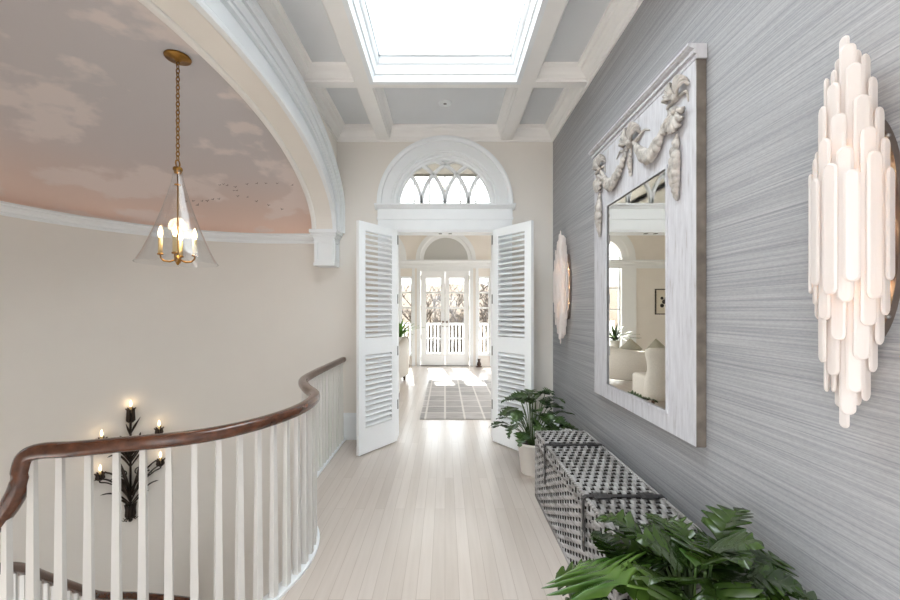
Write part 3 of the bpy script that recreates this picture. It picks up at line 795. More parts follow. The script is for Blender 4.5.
mb.prism([(xb,MZ1-.066),(xf-.004,MZ1-.066),(xf-.006,MZ1-.052),(xf-.003,MZ1-.050),(xf-.003,MZ1-.045),(xf-.018,MZ1-.043),(xf-.020,MZ1-.030),(xf-.014,MZ1-.028),(xf-.014,MZ1-.023),(xf-.034,MZ1-.018),(xf-.036,MZ1-.012),(xf-.043,MZ1-.010),(xf-.043,MZ1),(xb,MZ1)], MY0-.012, MY1+.012, 'y')
mb.build('cornice', M['distress'], mir)
mb = MB(); mb.box(xf+.004,xf+.008,GY0-.003,GY1+.003,GZ0-.003,GZ1+.003); mb.build('mirror_glass', M['mirror'], mir)
# garlands: swags of leaf clusters, ribbon bows and drops
rr = random.Random(5)
def cluster(mb, pts, r0, r1, bumps=3):
    n_ = len(pts)
    for i,(y,z) in enumerate(pts):
        t = i/(n_-1); r_ = r0+(r1-r0)*math.sin(PI*t)
        for k in range(bumps):
            a = rr.uniform(0,2*PI)
            c = (xf-.006-r_*.5, y+math.cos(a)*r_*.5, z+math.sin(a)*r_*.5)
            mb.ball(c, r_*rr.uniform(.55,.75), 7, (.9,1,1.25))
def swag(ya, yb, z, sag):
    mb = MB(); n_ = 20
    cluster(mb, [(ya+(yb-ya)*i/(n_-1), z-sag*math.sin(PI*i/(n_-1))) for i in range(n_)], .014, .036, 5)
    mb.build('garland', M['carving'], mir)
yL, yC, yR = MY1-.13, (MY0+MY1)/2, MY0+.13
zs = 2.435
swag(yR+.03, yC-.05, zs-.01, .15); swag(yC+.05, yL-.03, zs-.01, .15)
def bow(y, z, s, tl=1.0):
    mb = MB()
    for sg in (1,-1):
        for f in range(5):
            a = R(18+sg*0+f*13); 
            pts = [(xf-.006, y, z),(xf-.035, y+sg*s*.5*math.cos(a), z+s*.5*math.sin(a)),(xf-.03, y+sg*s*math.cos(a), z+s*math.sin(a)*1.0),(xf-.004, y+sg*s*.95*math.cos(a-.1), z+s*.9*math.sin(a-.1))]
            mb.tube(catmull(pts,4), s*.09, 6)
        pts = [(xf-.004,y,z),(xf-.012,y+sg*s*.8,z-s*.12),(xf-.006,y+sg*s*(.8+.55*tl),z+s*.1*tl-s*.3*(1-tl)),(xf-.004,y+sg*s*(.8+1.1*tl),z-s*.15-s*.6*(1-tl))]
        c = catmull(pts,4); mb.tube(c, [s*.13*(1-.75*i/(len(c)-1)) for i in range(len(c))], 6)
    mb.ball((xf-.016,y,z), s*.24, 8)
    mb.build('ribbon_bow', M['carving'], mir)
bow(yC, zs+.01, .11)
for y in (yL, yR):
    bow(y, zs+.03, .09, .1)
    mb = MB(); n_ = 20
    cluster(mb, [(y, zs-.16-.30*i/(n_-1)) for i in range(n_)], .012, .034, 5)
    for f in range(7):
        a = R(200+f*23); q = (xf-.02, y+.075*math.cos(a), zs-.03+.11*math.sin(a)); mb.tube(catmull([(xf-.004,y,zs-.03),(xf-.03,y+.05*math.cos(a),zs-.03+.07*math.sin(a)),q],4), [.006+.0015*k for k in range(9)], 6)
    mb.ball((xf-.016,y,zs-.035), .022, 8)
    mb.build('drop', M['carving'], mir)
mb = MB(); cluster(mb, [(yC, zs-.03-.15*i/8) for i in range(9)], .010, .02, 4); mb.build('drop', M['carving'], mir)

# ------------------------------------------------------------------ wicker trunk
TX0, TX1, TY0, TY1, TZ = .69, 1.07, 1.58, 2.98, .505
trunk = empty('wicker_trunk', ((TX0+TX1)/2, (TY0+TY1)/2, 0)); tag(trunk, 'long grey woven wicker trunk with two dark leather straps under the mirror', 'trunk')
hx, hy = (TX1-TX0)/2, (TY1-TY0)/2
def weave(mb, org, du, dv, dn, lu, lv, row=.0235, pitch=.047, w=.0128, tk=.0042, amp=.0066):
    """weavers run along u, stacked along v, standing off along n"""
    org, du, dv, dn = Vector(org), Vector(du), Vector(dv), Vector(dn)
    nr = max(2, int(round(lv/row))); rh = lv/nr; ns = max(2, int(round(lu/pitch))); ph = lu/ns
    per = 6
    for r_ in range(nr):
        ring_list = []
        jit = random.uniform(-.001,.001)
        for i in range(ns*per+1):
            u = lu*i/(ns*per); a = PI*u/ph + (PI if r_ % 2 else 0)
            off = amp*math.sin(a+PI/2); v = (r_+.5)*rh + jit + .0030*math.sin(a)
            c = org + du*u + dv*v + dn*off
            ring_list.append([c + dv*(w*math.cos(2*PI*k/6)) + dn*(tk*math.sin(2*PI*k/6)) for k in range(6)])
        mb.rings(ring_list, True, False, True, True)
    for s_ in range(ns+1):
        c = org + du*(s_*ph); core.tube([c, c+dv*lv], .0045, 5)
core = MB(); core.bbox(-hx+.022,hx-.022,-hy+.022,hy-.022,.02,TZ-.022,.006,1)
body = MB(); ZL = TZ-.075
weave(body, (-hx+.008,-hy+.012,.012), (0,1,0), (0,0,1), (-1,0,0), 2*hy-.024, ZL-.012)
weave(body, (hx-.008,-hy+.012,.012), (0,1,0), (0,0,1), (1,0,0), 2*hy-.024, ZL-.012)
weave(body, (-hx+.012,-hy+.008,.012), (1,0,0), (0,0,1), (0,-1,0), 2*hx-.024, ZL-.012)
weave(body, (-hx+.012,hy-.008,.012), (1,0,0), (0,0,1), (0,1,0), 2*hx-.024, ZL-.012)
body.tube([(-hx+.006,-hy+.006,.012),(hx-.006,-hy+.006,.012),(hx-.006,hy-.006,.012),(-hx+.006,hy-.006,.012)], .011, 8, True)
for (x,y) in ((-hx+.007,-hy+.007),(hx-.007,-hy+.007),(-hx+.007,hy-.007),(hx-.007,hy-.007)): body.tube([(x,y,.01),(x,y,ZL)], .011, 8)
body.build('body', M['wicker'], trunk)
lid = MB()
weave(lid, (-hx+.012,-hy+.012,TZ-.008), (0,1,0), (1,0,0), (0,0,1), 2*hy-.024, 2*hx-.024, row=.0235)
weave(lid, (-hx+.003,-hy+.008,ZL+.008), (0,1,0), (0,0,1), (-1,0,0), 2*hy-.016, .055, row=.0275)
weave(lid, (-hx+.008,-hy+.003,ZL+.008), (1,0,0), (0,0,1), (0,-1,0), 2*hx-.016, .055, row=.0275)
weave(lid, (-hx+.008,hy-.003,ZL+.008), (1,0,0), (0,0,1), (0,1,0), 2*hx-.016, .055, row=.0275)
def braid(z, r_, ins):
    c = [(-hx+ins,-hy+ins),(hx-ins,-hy+ins),(hx-ins,hy-ins),(-hx+ins,hy-ins)]
    for ph in (0,PI):
        pts = []
        for q in range(4):
            a = Vector(c[q]); b_ = Vector(c[(q+1)%4]); n_ = int((b_-a).length/.008); d = (b_-a).normalized(); nr = Vector((d.y,-d.x))
            for i in range(n_):
                u = i/n_; p = a.lerp(b_,u); s_ = (b_-a).length*u; w_ = 2*PI*s_/.05+ph
                pts.append((p.x+nr.x*.005*math.cos(w_), p.y+nr.y*.005*math.cos(w_), z+.005*math.sin(w_)))
        lid.tube(pts, r_, 6, True)
braid(TZ-.006, .0065, .006); braid(ZL+.004, .0065, .003)
lid.build('lid', M['wicker'], trunk)
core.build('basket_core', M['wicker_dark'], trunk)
for yy in (2.655-(TY0+TY1)/2, 1.915-(TY0+TY1)/2):
    st_ = MB(); w = .013
    zt = TZ+.003
    pth = [(hx+.008,zt-.10),(hx+.008,zt-.004),(hx,zt+.001),(-hx,zt+.001),(-hx-.010,zt-.006),(-hx-.0105,TZ-.085),(-hx-.009,TZ-.11),(-hx-.009,TZ-.26)]
    st_.rings([[(x,yy-w,z),(x,yy+w,z),(x-.0 if False else x+(-.005 if (i>=4) else (.005 if i<2 else 0)),yy+w,z+(.005 if 2<=i<4 else 0)),(x+(-.005 if (i>=4) else (.005 if i<2 else 0)),yy-w,z+(.005 if 2<=i<4 else 0))] for i,(x,z) in enumerate(pth)], True, False, True, False)
    s0 = st_.build('strap', M['leather'], trunk)
    for xx in (-hx+.075, hx-.075):
        pd = MB(); pd.bbox(xx-.04,xx+.04,yy-.028,yy+.028,zt,zt+.009,.004,2); pd.bbox(xx-.018,xx+.018,yy-.02,yy+.02,zt+.008,zt+.014,.003,1); pd.build('strap_pad', M['leather'], s0)
    bk = MB(); bk.tube([(-hx-.018,yy-.02,TZ-.16),(-hx-.018,yy+.02,TZ-.16),(-hx-.018,yy+.02,TZ-.20),(-hx-.018,yy-.02,TZ-.20)], .003, 6, True); bk.build('buckle', M['steel'], s0)

# ------------------------------------------------------------------ potted plants
def leaf_geom(mb, base, yaw, pitch, roll, L, W, lobes=5, depth=.6, bend=.5, rng=random, keep=None, power=1.9):
    """deeply lobed leaf: midrib strip with forward swept lobes"""
    Mx = Matrix.Translation(base) @ Matrix.Rotation(yaw,4,'Z') @ Matrix.Rotation(pitch,4,'Y') @ Matrix.Rotation(roll,4,'X')
    per = 10; N = lobes*per; rows = []
    fold = rng.uniform(.10,.25); wav = rng.uniform(.02,.05); p0 = rng.uniform(0,6)
    for i in range(N+1):
        t = i/N
        env = (math.sin(PI*min(1,(t*.92+.08))**.72))**.8 if t < 1 else 0
        ph = (t*lobes) % 1.0
        lob = 1 - depth*abs(2*ph-1)**power
        if t > .9: lob = max(lob, .6)
        w = W*max(0,env)*lob*.5
        if t >= 1: w = .0005
        row = []
        for v in (-1,-.66,-.3,0,.3,.66,1):
            av = abs(v)
            x = L*t + (.32*L*av**1.2)*(1-t)*.85 + .05*L*av*lob - .10*L*av**2*(1-t)*(1 if t<.12 else 0)
            y = v*w
            z = fold*w*av*1.2 - bend*L*t*t*.5 - .10*W*av*av + wav*L*math.sin(p0+t*9+v*2.5)*av
            x2 = x - .12*bend*L*t*t
            row.append((x2,y,z))
        rows.append(row)
    b0 = len(mb.v)
    mb.rings(rows, False, False, False, True, Mx)
    if keep:
        for p in mb.v[b0:]: keep(p)
    return Mx
def petiole(mb, a, b, r=.004):
    a, b = Vector(a), Vector(b); mid = a.lerp(b,.5) + Vector((0,0,(b-a).length*.12)); mid.x = a.x*.6+b.x*.4; mid.y = a.y*.6+b.y*.4
    mb.tube(catmull([a,mid,b],5), r, 5)
def pot(root, r0, r1, h, mat):
    mb = MB()
    mb.lathe([(.001,0),(r0-.004,0),(r0,.004),(r1-.002,h-.02),(r1+.004,h-.018),(r1+.006,h-.004),(r1+.003,h),(r1-.010,h),(r1-.012,h-.004),(r1-.016,h-.05),(r1-.03,h-.06),(.001,h-.06)], n=40, caps=False)
    mb.build('pot', mat, root)
    mb = MB(); mb.lathe([(.001,h-.032),(r1*.5,h-.030),(r1-.015,h-.036)], n=28, caps=False); mb.build('soil', M['soil'], root)

# far plant by the right leaf
fp = empty('potted_plant', (.775,3.44,0)); tag(fp, 'small leafy plant in a white pot at the far end of the wicker trunk', 'potted plant')
pot(fp, .105, .135, .275, M['pot'])
def keep_far(p):
    if p.x > .40: p.x = .40
    if p.y < -.44 and p.z < .535: p.z = .535
rng = random.Random(21); lf = MB(); pt = MB()
for i in range(44):
    a = i*2.399 + rng.uniform(-.3,.3); u = (i+.5)/44
    el = R(88-78*u**.8) ; rad = rng.uniform(.22,.31)
    cx, cy, cz = math.cos(a)*math.cos(el)*rad*1.0, math.sin(a)*math.cos(el)*rad*.85, .27+.06+math.sin(el)*rad*1.25
    if cx > .33: continue
    tip = Vector((cx,cy,cz)); petiole(pt, (math.cos(a)*.03,math.sin(a)*.03,.24), tip, .0035)
    leaf_geom(lf, tip-Vector((math.cos(a)*.03,math.sin(a)*.03,0)), a+rng.uniform(-.4,.4), R(rng.uniform(-15,30)-25*math.sin(el)), rng.uniform(-.4,.4), rng.uniform(.15,.21), rng.uniform(.12,.155), 6, .86, rng.uniform(.3,.7), rng, keep_far, 1.35)
lf.build('foliage', M['leaf_far'], fp, fix=False); pt.build('stems', M['stem'], fp)

# near plant in the foreground
npl = empty('potted_plant', (.80,1.255,0)); tag(npl, 'large glossy green plant in the foreground at the near end of the wicker trunk', 'potted plant')
pot(npl, .135, .185, .40, M['pot'])
def keep_near(p):
    if p.x > .375: p.x = .375 - (p.x-.375)*.1
    if p.y > .29 and p.z < .535: p.z = .535 + (p.z-.535)*.05
    if p.z < .02: p.z = .02
rng = random.Random(4); lf = MB(); pt = MB()
for i in range(84):
    a = i*2.399 + rng.uniform(-.3,.3); u = (i+.5)/84
    el = R(80-88*u**.9); rad = rng.uniform(.17,.31)
    cx, cy, cz = math.cos(a)*math.cos(el)*rad*1.0, math.sin(a)*math.cos(el)*rad*.95, .42+math.sin(el)*rad*.85
    if cx > .29: cx = .29
    if cz < .42 and math.hypot(cx,cy) < .24: continue
    if (Vector((cx,cy,cz))-Vector((-.27,-.02,.62))).length < .17: continue
    tip = Vector((cx,cy,cz)); petiole(pt, (math.cos(a)*.04,math.sin(a)*.04,.36), tip, .004)
    leaf_geom(lf, tip-Vector((math.cos(a)*.03,math.sin(a)*.03,0)), a+rng.uniform(-.4,.4), R(rng.uniform(-20,35)-35*math.sin(el)), rng.uniform(-.5,.5), rng.uniform(.14,.20), rng.uniform(.15,.21), 5, .74, rng.uniform(.3,.8), rng, keep_near)
lf.build('foliage', M['leaf'], npl, fix=False); pt.build('stems', M['stem'], npl)
for args in (((-.255,-.09,.60), R(112), R(4), R(-4), .22, .44, 6, .66, .35, rng), ((.02,.02,.58), R(60), R(-30), R(10), .12, .12, 4, .62, .4, rng), ((-.02,-.10,.56), R(-100), R(-20), R(10), .13, .13, 4, .62, .4, rng)):
    lf = MB(); leaf_geom(lf, *args); petiole(lf, (0,0,.36), args[0], .004); lf.build('young_leaf', M['leaf_light'], npl, fix=False)

# ------------------------------------------------------------------ far room shell
FY = 10.07; FT = .18
def fx(u): return (u-445)/38.7
mb = MB()
def wb(x0,x1,z0,z1): mb.box(x0,x1,FY,FY+FT,z0,z1)
LX0, LX1 = -1.15, -.85; RX0, RX1 = .86, 1.16
DX = .635
WZ0, WZ1 = .28, 2.32
wb(-4.2,-2.25,0,3.62); wb(-1.35,LX0,0,3.62)
wb(LX0,LX1,0,WZ0); wb(LX0,LX1,WZ1,3.62); wb(LX1,-DX,0,3.62)
wb(-DX,DX,2.46,3.62)
wb(DX,RX0,0,3.62); wb(RX0,RX1,0,WZ0); wb(RX0,RX1,WZ1,3.62); wb(RX1,3.9,0,3.62)
cx, rr_, sp = -1.80, .45, 2.80
cols = [(cx-rr_*math.cos(PI*i/24), sp+rr_*math.sin(PI*i/24), 3.62) for i in range(25)]
wall_cols(mb, cols, FY, FY+FT); wb(-2.25,-1.35,0,.35)
# clerestory wall above
CX = 1.2
wb(-1.65,-CX,3.6,5.56); wb(CX,1.65,3.6,5.56); wb(-CX,CX,3.6,4.0); wb(-CX,CX,5.35,5.56)
struct(mb.build('wall_far', M['wall']))
mb = MB(); mb.box(-4.3,-4.2,YB+.1,FY+FT,0,3.7); struct(mb.build('wall_far_left', M['wall']))
mb = MB(); mb.box(3.9,4.0,YB+.1,FY+FT,0,.5); mb.box(3.9,4.0,YB+.1,FY+FT,2.8,3.7); mb.box(3.9,4.0,YB+.1,5.2,.5,2.8); mb.box(3.9,4.0,9.5,FY+FT,.5,2.8); struct(mb.build('wall_far_right', M['wall']))  # unseen side opening, added to bring daylight into the far room
mb = MB()
mb.box(-4.3,-1.5,YB+T,FY+FT,3.6,3.66); mb.box(1.5,3.9,YB+T,FY+FT,3.6,3.66); mb.box(-1.5,1.5,YB+T,6.3,3.6,3.66)
mb.box(-1.58,-1.5,6.22,FY+.01,3.6,5.56); mb.box(1.5,1.58,6.22,FY+.01,3.6,5.56); mb.box(-1.58,1.58,6.22,6.3,3.6,5.56)
mb.box(-1.65,1.65,6.22,FY+FT,5.5,5.58)
mb.box(-1.9,1.9,FY+FT,FY+2.1,5.6,5.68)  # unseen eave added to keep the sun out of the clerestory
struct(mb.build('ceiling_far', M['wall']))
# entablature, casings, arches
mb = MB()
mb.prism([(FY,2.52),(FY-.03,2.52),(FY-.03,2.60),(FY-.045,2.61),(FY-.045,2.66),(FY-.07,2.68),(FY-.09,2.70),(FY-.09,2.735),(FY,2.735)], -4.18, 3.9, 'x')
for (x0,x1) in ((-DX-.09,-DX),(DX,DX+.09),(LX0-.07,LX0),(LX1,LX1+.07),(RX0-.07,RX0),(RX1,RX1+.07)): mb.box(x0,x1,FY-.02,FY+.01,0,2.52)
mb.box(-1.30,-1.22,FY-.03,FY+.01,0,2.52); mb.box(1.23,1.31,FY-.03,FY+.01,0,2.52)
mb.box(-DX,DX,FY-.02,FY+.01,2.45,2.52)
mb.box(-2.62,-2.25,FY-.05,FY+.01,0,2.52); mb.box(-1.35,-1.25,FY-.03,FY+.01,0,2.52)
mb.box(LX0,LX1,FY-.02,FY+.02,.26,.29); mb.box(RX0,RX1,FY-.02,FY+.02,.26,.29)
def arch(mb, cx, cz, r0, r1, y, d):
    rg = []
    for i in range(33):
        a = PI*i/32; c, s2 = math.cos(a), math.sin(a)
        rg.append([(cx+q*c, y-v, cz+q*s2) for q,v in ((r0,0),(r0,d*.5),(r0+(r1-r0)*.4,d*.6),(r0+(r1-r0)*.5,d),(r1,d),(r1,0))])
    mb.rings(rg, True, False, True, False)
arch(mb, .02, 2.74, .57, .775, FY, .04); arch(mb, cx, sp, .45, .80, FY, .05)
mb.box(-2.60,-2.25,FY-.07,FY+.01,2.735,2.80); mb.box(-1.35,-1.0,FY-.07,FY+.01,2.735,2.80)
struct(mb.build('trim_13', M['white']))
mb = MB(); mb.prism([(.02+.57*math.cos(PI*i/32), 2.74+.57*math.sin(PI*i/32)) for i in range(33)], FY-.006, FY+.01, 'y'); struct(mb.build('trim_14', M['niche']))
mb = MB(); mb.sweep2([(0,0),(.018,0),(.018,.22),(0,.24)], [(3.9,FY),(1.32,FY)]); mb.sweep2([(0,0),(.018,0),(.018,.22),(0,.24)], [(-2.63,FY),(-4.2,FY),(-4.2,YB+T)]); struct(mb.build('baseboard_far', M['white']))
# french doors
rows = [(.322,.684),(.722,1.084),(1.118,1.477),(1.523,1.877),(1.919,2.273)]
def lites(name, x0, x1, px0, px1, y, th, label, zt=2.455, z0=.012, cat='door'):
    mb = MB()
    mb.box(x0,px0,y,y+th,z0,zt); mb.box(px1,x1,y,y+th,z0,zt)
    zs = [z0]+[v for r_ in rows for v in r_]+[zt]
    for a,b_ in zip(zs[0::2], zs[1::2]): mb.box(px0-.001,px1+.001,y+.001,y+th-.001,a,b_)
    o = struct(mb.build(name, M['door_white'])); o['label'] = label; o['category'] = cat
    for a,b_ in rows:
        g = MB(); g.box(px0-.004,px1+.004,y+th/2-.002,y+th/2+.002,a-.004,b_+.004); g.build('glass_pane', M['glass'], o)
    return o
d3 = lites('door_3', -.622, -.003, -.487, -.108, FY+.03, .045, 'white glazed french door leaf on the left at the far end of the sunlit room')
d4 = lites('door_4', .003, .622, .112, .49, FY+.03, .045, 'white glazed french door leaf on the right at the far end of the sunlit room')
for d_, x, sg in ((d3,-.055,-1),(d4,.055,1)):
    h = MB(); h.ball((x,FY-.02,1.14), .026, 10); h.tube([(x,FY+.03,1.14),(x,FY-.01,1.14)], .010, 8); h.lathe([(.03,0),(.03,.004)], n=16, M=Matrix.Translation((x,FY+.03,1.14)) @ Matrix.Rotation(PI/2,4,'X')); h.ball((x,FY+.024,1.02), .017, 8); h.build('knob', M['bronze'], d_)
    for z in (2.28,1.5,.75,.18):
        q = MB(); q.box(sg*.624-.006,sg*.624+.006,FY+.012,FY+.032,z-.06,z+.06); q.build('hinge', M['steel'], d_)
mb = MB(); mb.box(-.63,.63,FY-.01,FY+FT,0,.01); struct(mb.build('trim_15', M['darkwood']))
w3 = lites('window_3', LX0, LX1, LX0+.03, LX1-.03, FY+.03, .04, 'narrow white sidelight window left of the french doors', WZ1, WZ0, 'window')
w4 = lites('window_4', RX0, RX1, RX0+.03, RX1-.03, FY+.03, .04, 'narrow white sidelight window right of the french doors', WZ1, WZ0, 'window')
# clerestory window
mb = MB()
mb.box(-CX,CX,FY+.04,FY+.09,4.0,4.04); mb.box(-CX,CX,FY+.04,FY+.09,5.31,5.35)
for i in range(7):
    x = -CX + 2*CX*i/6; mb.box(x-.018,x+.018,FY+.04,FY+.09,4.0,5.35)
mb.box(-CX,CX,FY+.05,FY+.08,4.26,4.285)
w5 = struct(mb.build('window_5', M['white'])); g = MB(); g.box(-CX,CX,FY+.063,FY+.067,4.0,5.35); g.build('glass_pane', M['glass'], w5)
# arched window at the left of the far wall
mb = MB()
for x in (-2.25,-1.95,-1.65,-1.37): mb.box(x,x+.03,FY+.06,FY+.10,.35,2.8+.4*(1 if -2<x<-1.5 else 0))
for z in (.35,.9,1.45,2.0,2.55,2.8): mb.box(-2.25,-1.35,FY+.06,FY+.10,z,z+.03)
w6 = struct(mb.build('window_6', M['white'])); g = MB(); g.box(-2.25,-1.35,FY+.078,FY+.082,.35,2.8); g.build('glass_pane', M['glass'], w6)

# ------------------------------------------------------------------ far room furniture
rug = MB(); rug.box(-.33,1.55,5.10,8.0,.0,.012); ro = rug.build('area_rug', M['rug']); tag(ro, 'grey grid patterned rug on the pale floor before the french doors', 'rug')
# sofa: curved back towards the hall
sofa = empty('curved_sofa', (-1.90,7.55,0)); tag(sofa, 'curved oatmeal sofa seen from behind, reflected in the mirror and left of the doorway', 'sofa')
def arcsweep(prof, r, a0, a1, n=28, cap=True, taper=None):
    mb = MB(); rg = []
    for i in range(n+1):
        a = a0+(a1-a0)*i/n; k = taper(i/n) if taper else 1
        rg.append([((r+u)*math.cos(a), .55+(r+u)*math.sin(a)*.72, z*k if z>.2 else z) for u,z in prof])
    mb.rings(rg, True, False, True, True); return mb
arcsweep([(0,.09),(.10,.08),(.17,.12),(.185,.5),(.19,.62),(.16,.69),(.09,.71),(.02,.68),(0,.6)], .98, PI+.02, 2*PI-.02, taper=lambda t: .92+.36*abs(2*t-1)**3).build('back', M['sofa'], sofa)
arcsweep([(-.62,.10),(0,.10),(0,.42),(-.05,.45),(-.58,.45),(-.62,.42)], .98, PI+.03, 2*PI-.03).build('seat', M['sofa'], sofa)
for a in (PI+.12, PI*1.5-.5, PI*1.5+.5, 2*PI-.12):
    mb = MB(); x, y = 1.07*math.cos(a), .55+1.07*math.sin(a)*.72; mb.lathe([(.018,0),(.028,.10)], (x,y,0), 12); mb.build('leg', M['darkwood'], sofa)
def cushion(x, y, z, rz, label, s=.30):
    bm = MB(); n_ = 9; top, bot = [], []
    for k in (1,-1):
        rows_ = []
        for i in range(n_):
            row = []
            for j in range(n_):
                u, v = 2*i/(n_-1)-1, 2*j/(n_-1)-1
                th = .075*((1-u*u)*(1-v*v))**.5
                row.append((u*s/2*(1-.06*(1-v*v)*0+.0), k*th, v*s/2))
            rows_.append(row)
        bm.rings(rows_, False, False, False, True)
    o = bm.build('cushion', M['cushion']); o.location = (x,y,z); o.rotation_euler = (R(-12),R(45),rz); tag(o, label, 'cushion'); return o
cushion(-1.34, 7.64, .68, R(10), 'grey green cushion at the right end of the curved sofa, poking above its back')
cushion(-1.80, 7.54, .68, R(-6), 'grey green cushion nearer the middle of the curved sofa, poking above its back')
# armchair with its back to the hall
ac = empty('armchair', (-1.03,5.95,0)); tag(ac, 'oatmeal upholstered armchair with tall curved back, standing in front of the sofa', 'armchair')
mb = MB()
rg = []
for (z,w,y0,y1) in ((.10,.33,-.30,-.12),(.2,.345,-.31,-.13),(.42,.34,-.32,-.15),(.55,.32,-.335,-.17),(.66,.33,-.35,-.18),(.78,.36,-.37,-.20),(.85,.36,-.385,-.22),(.875,.32,-.375,-.24)):
    ring_ = []
    for k in range(24):
        a = 2*PI*k/24; c, s2 = math.cos(a), math.sin(a)
        xx = w*abs(c)**.5*(1 if c>=0 else -1); yy = (y0+y1)/2 + (y1-y0)/2*abs(s2)**.6*(1 if s2>=0 else -1) + .10*(xx/.36)**2
        ring_.append((xx,yy,z))
    rg.append(ring_)
mb.rings(rg); mb.build('backrest', M['sofa'], ac)
mb = MB(); mb.bbox(-.31,.31,-.12,.36,.10,.44,.05,3); mb.build('seat', M['sofa'], ac)
for sg in (1,-1):
    for yy in (-.24,.28):
        mb = MB(); mb.lathe([(.016,0),(.024,.11)], (sg*.28,yy,0), 10); mb.build('leg', M['darkwood'], ac)
# plants on stands behind the sofa
def palm(name, loc, label, hpot, seed, dark):
    root = empty(name, loc); tag(root, label, 'potted plant'); rng = random.Random(seed)
    mb = MB(); mb.lathe([(.09,0),(.12,.22),(.115,.22),(.09,.18),(.001,.18)], n=24, caps=False); mb.build('pot', M['pot'], root)
    f = MB()
    for i in range(40):
        a = rng.uniform(0,2*PI); L_2 = rng.uniform(.42,.68); el = R(rng.uniform(25,85)); w = rng.uniform(.022,.035); rg = []
        for k in range(8):
            t = k/7; r_ = L_2*t*math.cos(el)*(1+.25*t); z = .2+L_2*t*math.sin(el)-.35*L_2*t*t
            ww = w*math.sin(PI*(.1+.88*t))
            rg.append([(r_*math.cos(a)-ww*math.sin(a), r_*math.sin(a)+ww*math.cos(a), z),(r_*math.cos(a),r_*math.sin(a),z+.006),(r_*math.cos(a)+ww*math.sin(a), r_*math.sin(a)-ww*math.cos(a), z)])
        f.rings(rg, False, False, False, True)
    f.build('foliage', dark, root, fix=False)
def stand(name, loc, h, label):
    root = empty(name, loc); tag(root, label, 'plant stand')
    mb = MB(); mb.lathe([(.001,h-.025),(.17,h-.025),(.175,h-.012),(.17,h),(.001,h)], n=28); mb.build('top', M['darkwood'], root)
    for k in range(3):
        a = 2*PI*k/3; mb = MB(); mb.tube([(.12*math.cos(a),.12*math.sin(a),h-.02),(.15*math.cos(a),.15*math.sin(a),0)], .014, 8); mb.build('leg', M['darkwood'], root)
stand('plant_stand', (-1.02,8.75,0), .62, 'round dark wood plant stand behind the right end of the curved sofa')
palm('potted_palm', (-1.02,8.75,.62), 'bright green arching plant seen through the doorway beside the left door leaf', .22, 3, M['palm'])
stand('plant_stand', (-1.75,9.3,0), .5, 'round dark wood plant stand before the arched window, reflected in the mirror')
palm('potted_palm', (-1.75,9.3,.5), 'dark green arching plant before the arched window, seen in the mirror', .22, 8, M['leaf_far'])
# framed print on the far wall
pic = empty('framed_print', (-3.36,FY-.001,1.66)); tag(pic, 'small dark framed print on the far room wall, reflected in the mirror', 'picture')
mb = MB()
for (x0,x1,z0,z1) in ((-.24,-.215,-.33,.33),(.215,.24,-.33,.33),(-.215,.215,-.33,-.305),(-.215,.215,.305,.33)): mb.box(x0,x1,-.03,0,z0,z1)
mb.build('frame', M['ink'], pic)
mb = MB(); mb.box(-.216,.216,-.012,0,-.306,.306); mb.build('mat_board', M['print_paper'], pic)
mb = MB()
for (x0,z0,r_) in ((-.05,.08,.045),(.06,.09,.04),(0,.0,.06),(-.06,-.1,.05),(.06,-.1,.05)): mb.lathe([(.001,0),(r_,0),(r_,.002),(.001,.002)], n=18, M=Matrix.Translation((x0,-.012,z0)) @ Matrix.Rotation(PI/2,4,'X'))
mb.build('motif', M['ink'], pic)
# small bronze ornament on the floor
orn = MB(); orn.bbox(-.07,.07,-.05,.05,0,.03,.008,2); orn.lathe([(.04,.03),(.055,.06),(.05,.11),(.03,.14),(.025,.155),(.001,.155)], n=16); orn.ball((0,-.01,.175), .036, 10); orn.ball((-.03,0,.205), .012, 6); orn.ball((.03,0,.205), .012, 6); orn.ball((0,-.045,.168), .016, 6)
oo = orn.build('floor_ornament', M['darkwood']); oo.location = (.86,9.86,0); tag(oo, 'small dark ornament on the floor by the right sidelight', 'ornament')
# second glass pendant in the tall far room
p2 = copy_tree(pend); p2.location = (0,9.3,4.255); p2['label'] = 'glass cone pendant glimpsed through the fanlight in the far room'

# ------------------------------------------------------------------ outside
mb = MB(); mb.box(-6,6,FY+FT,12.5,-.15,-.03); struct(mb.build('floor_deck', M['deck']))
dr = empty('deck_railing', (0,12.35,-.03)); tag(dr, 'white deck railing outside the french doors', 'railing')
mb = MB(); mb.box(-3,3,-.04,.04,1.01,1.07); mb.build('top_rail', M['white'], dr)
mb = MB(); mb.box(-3,3,-.025,.025,.08,.14); mb.build('bottom_rail', M['white'], dr)
for i in range(53):
    x = -2.9+i*.112
    mb = MB(); mb.box(x-.021,x+.021,-.02,.02,.139,1.011); mb.build('baluster', M['white'], dr)
for x in (-3,3):
    mb = MB(); mb.box(x-.05,x+.05,-.05,.05,0,1.15); mb.build('post', M['white'], dr)
mb = MB(); mb.box(-40,40,12.6,80,-3.1,-3.0); struct(mb.build('ground_outside', M['ground']))
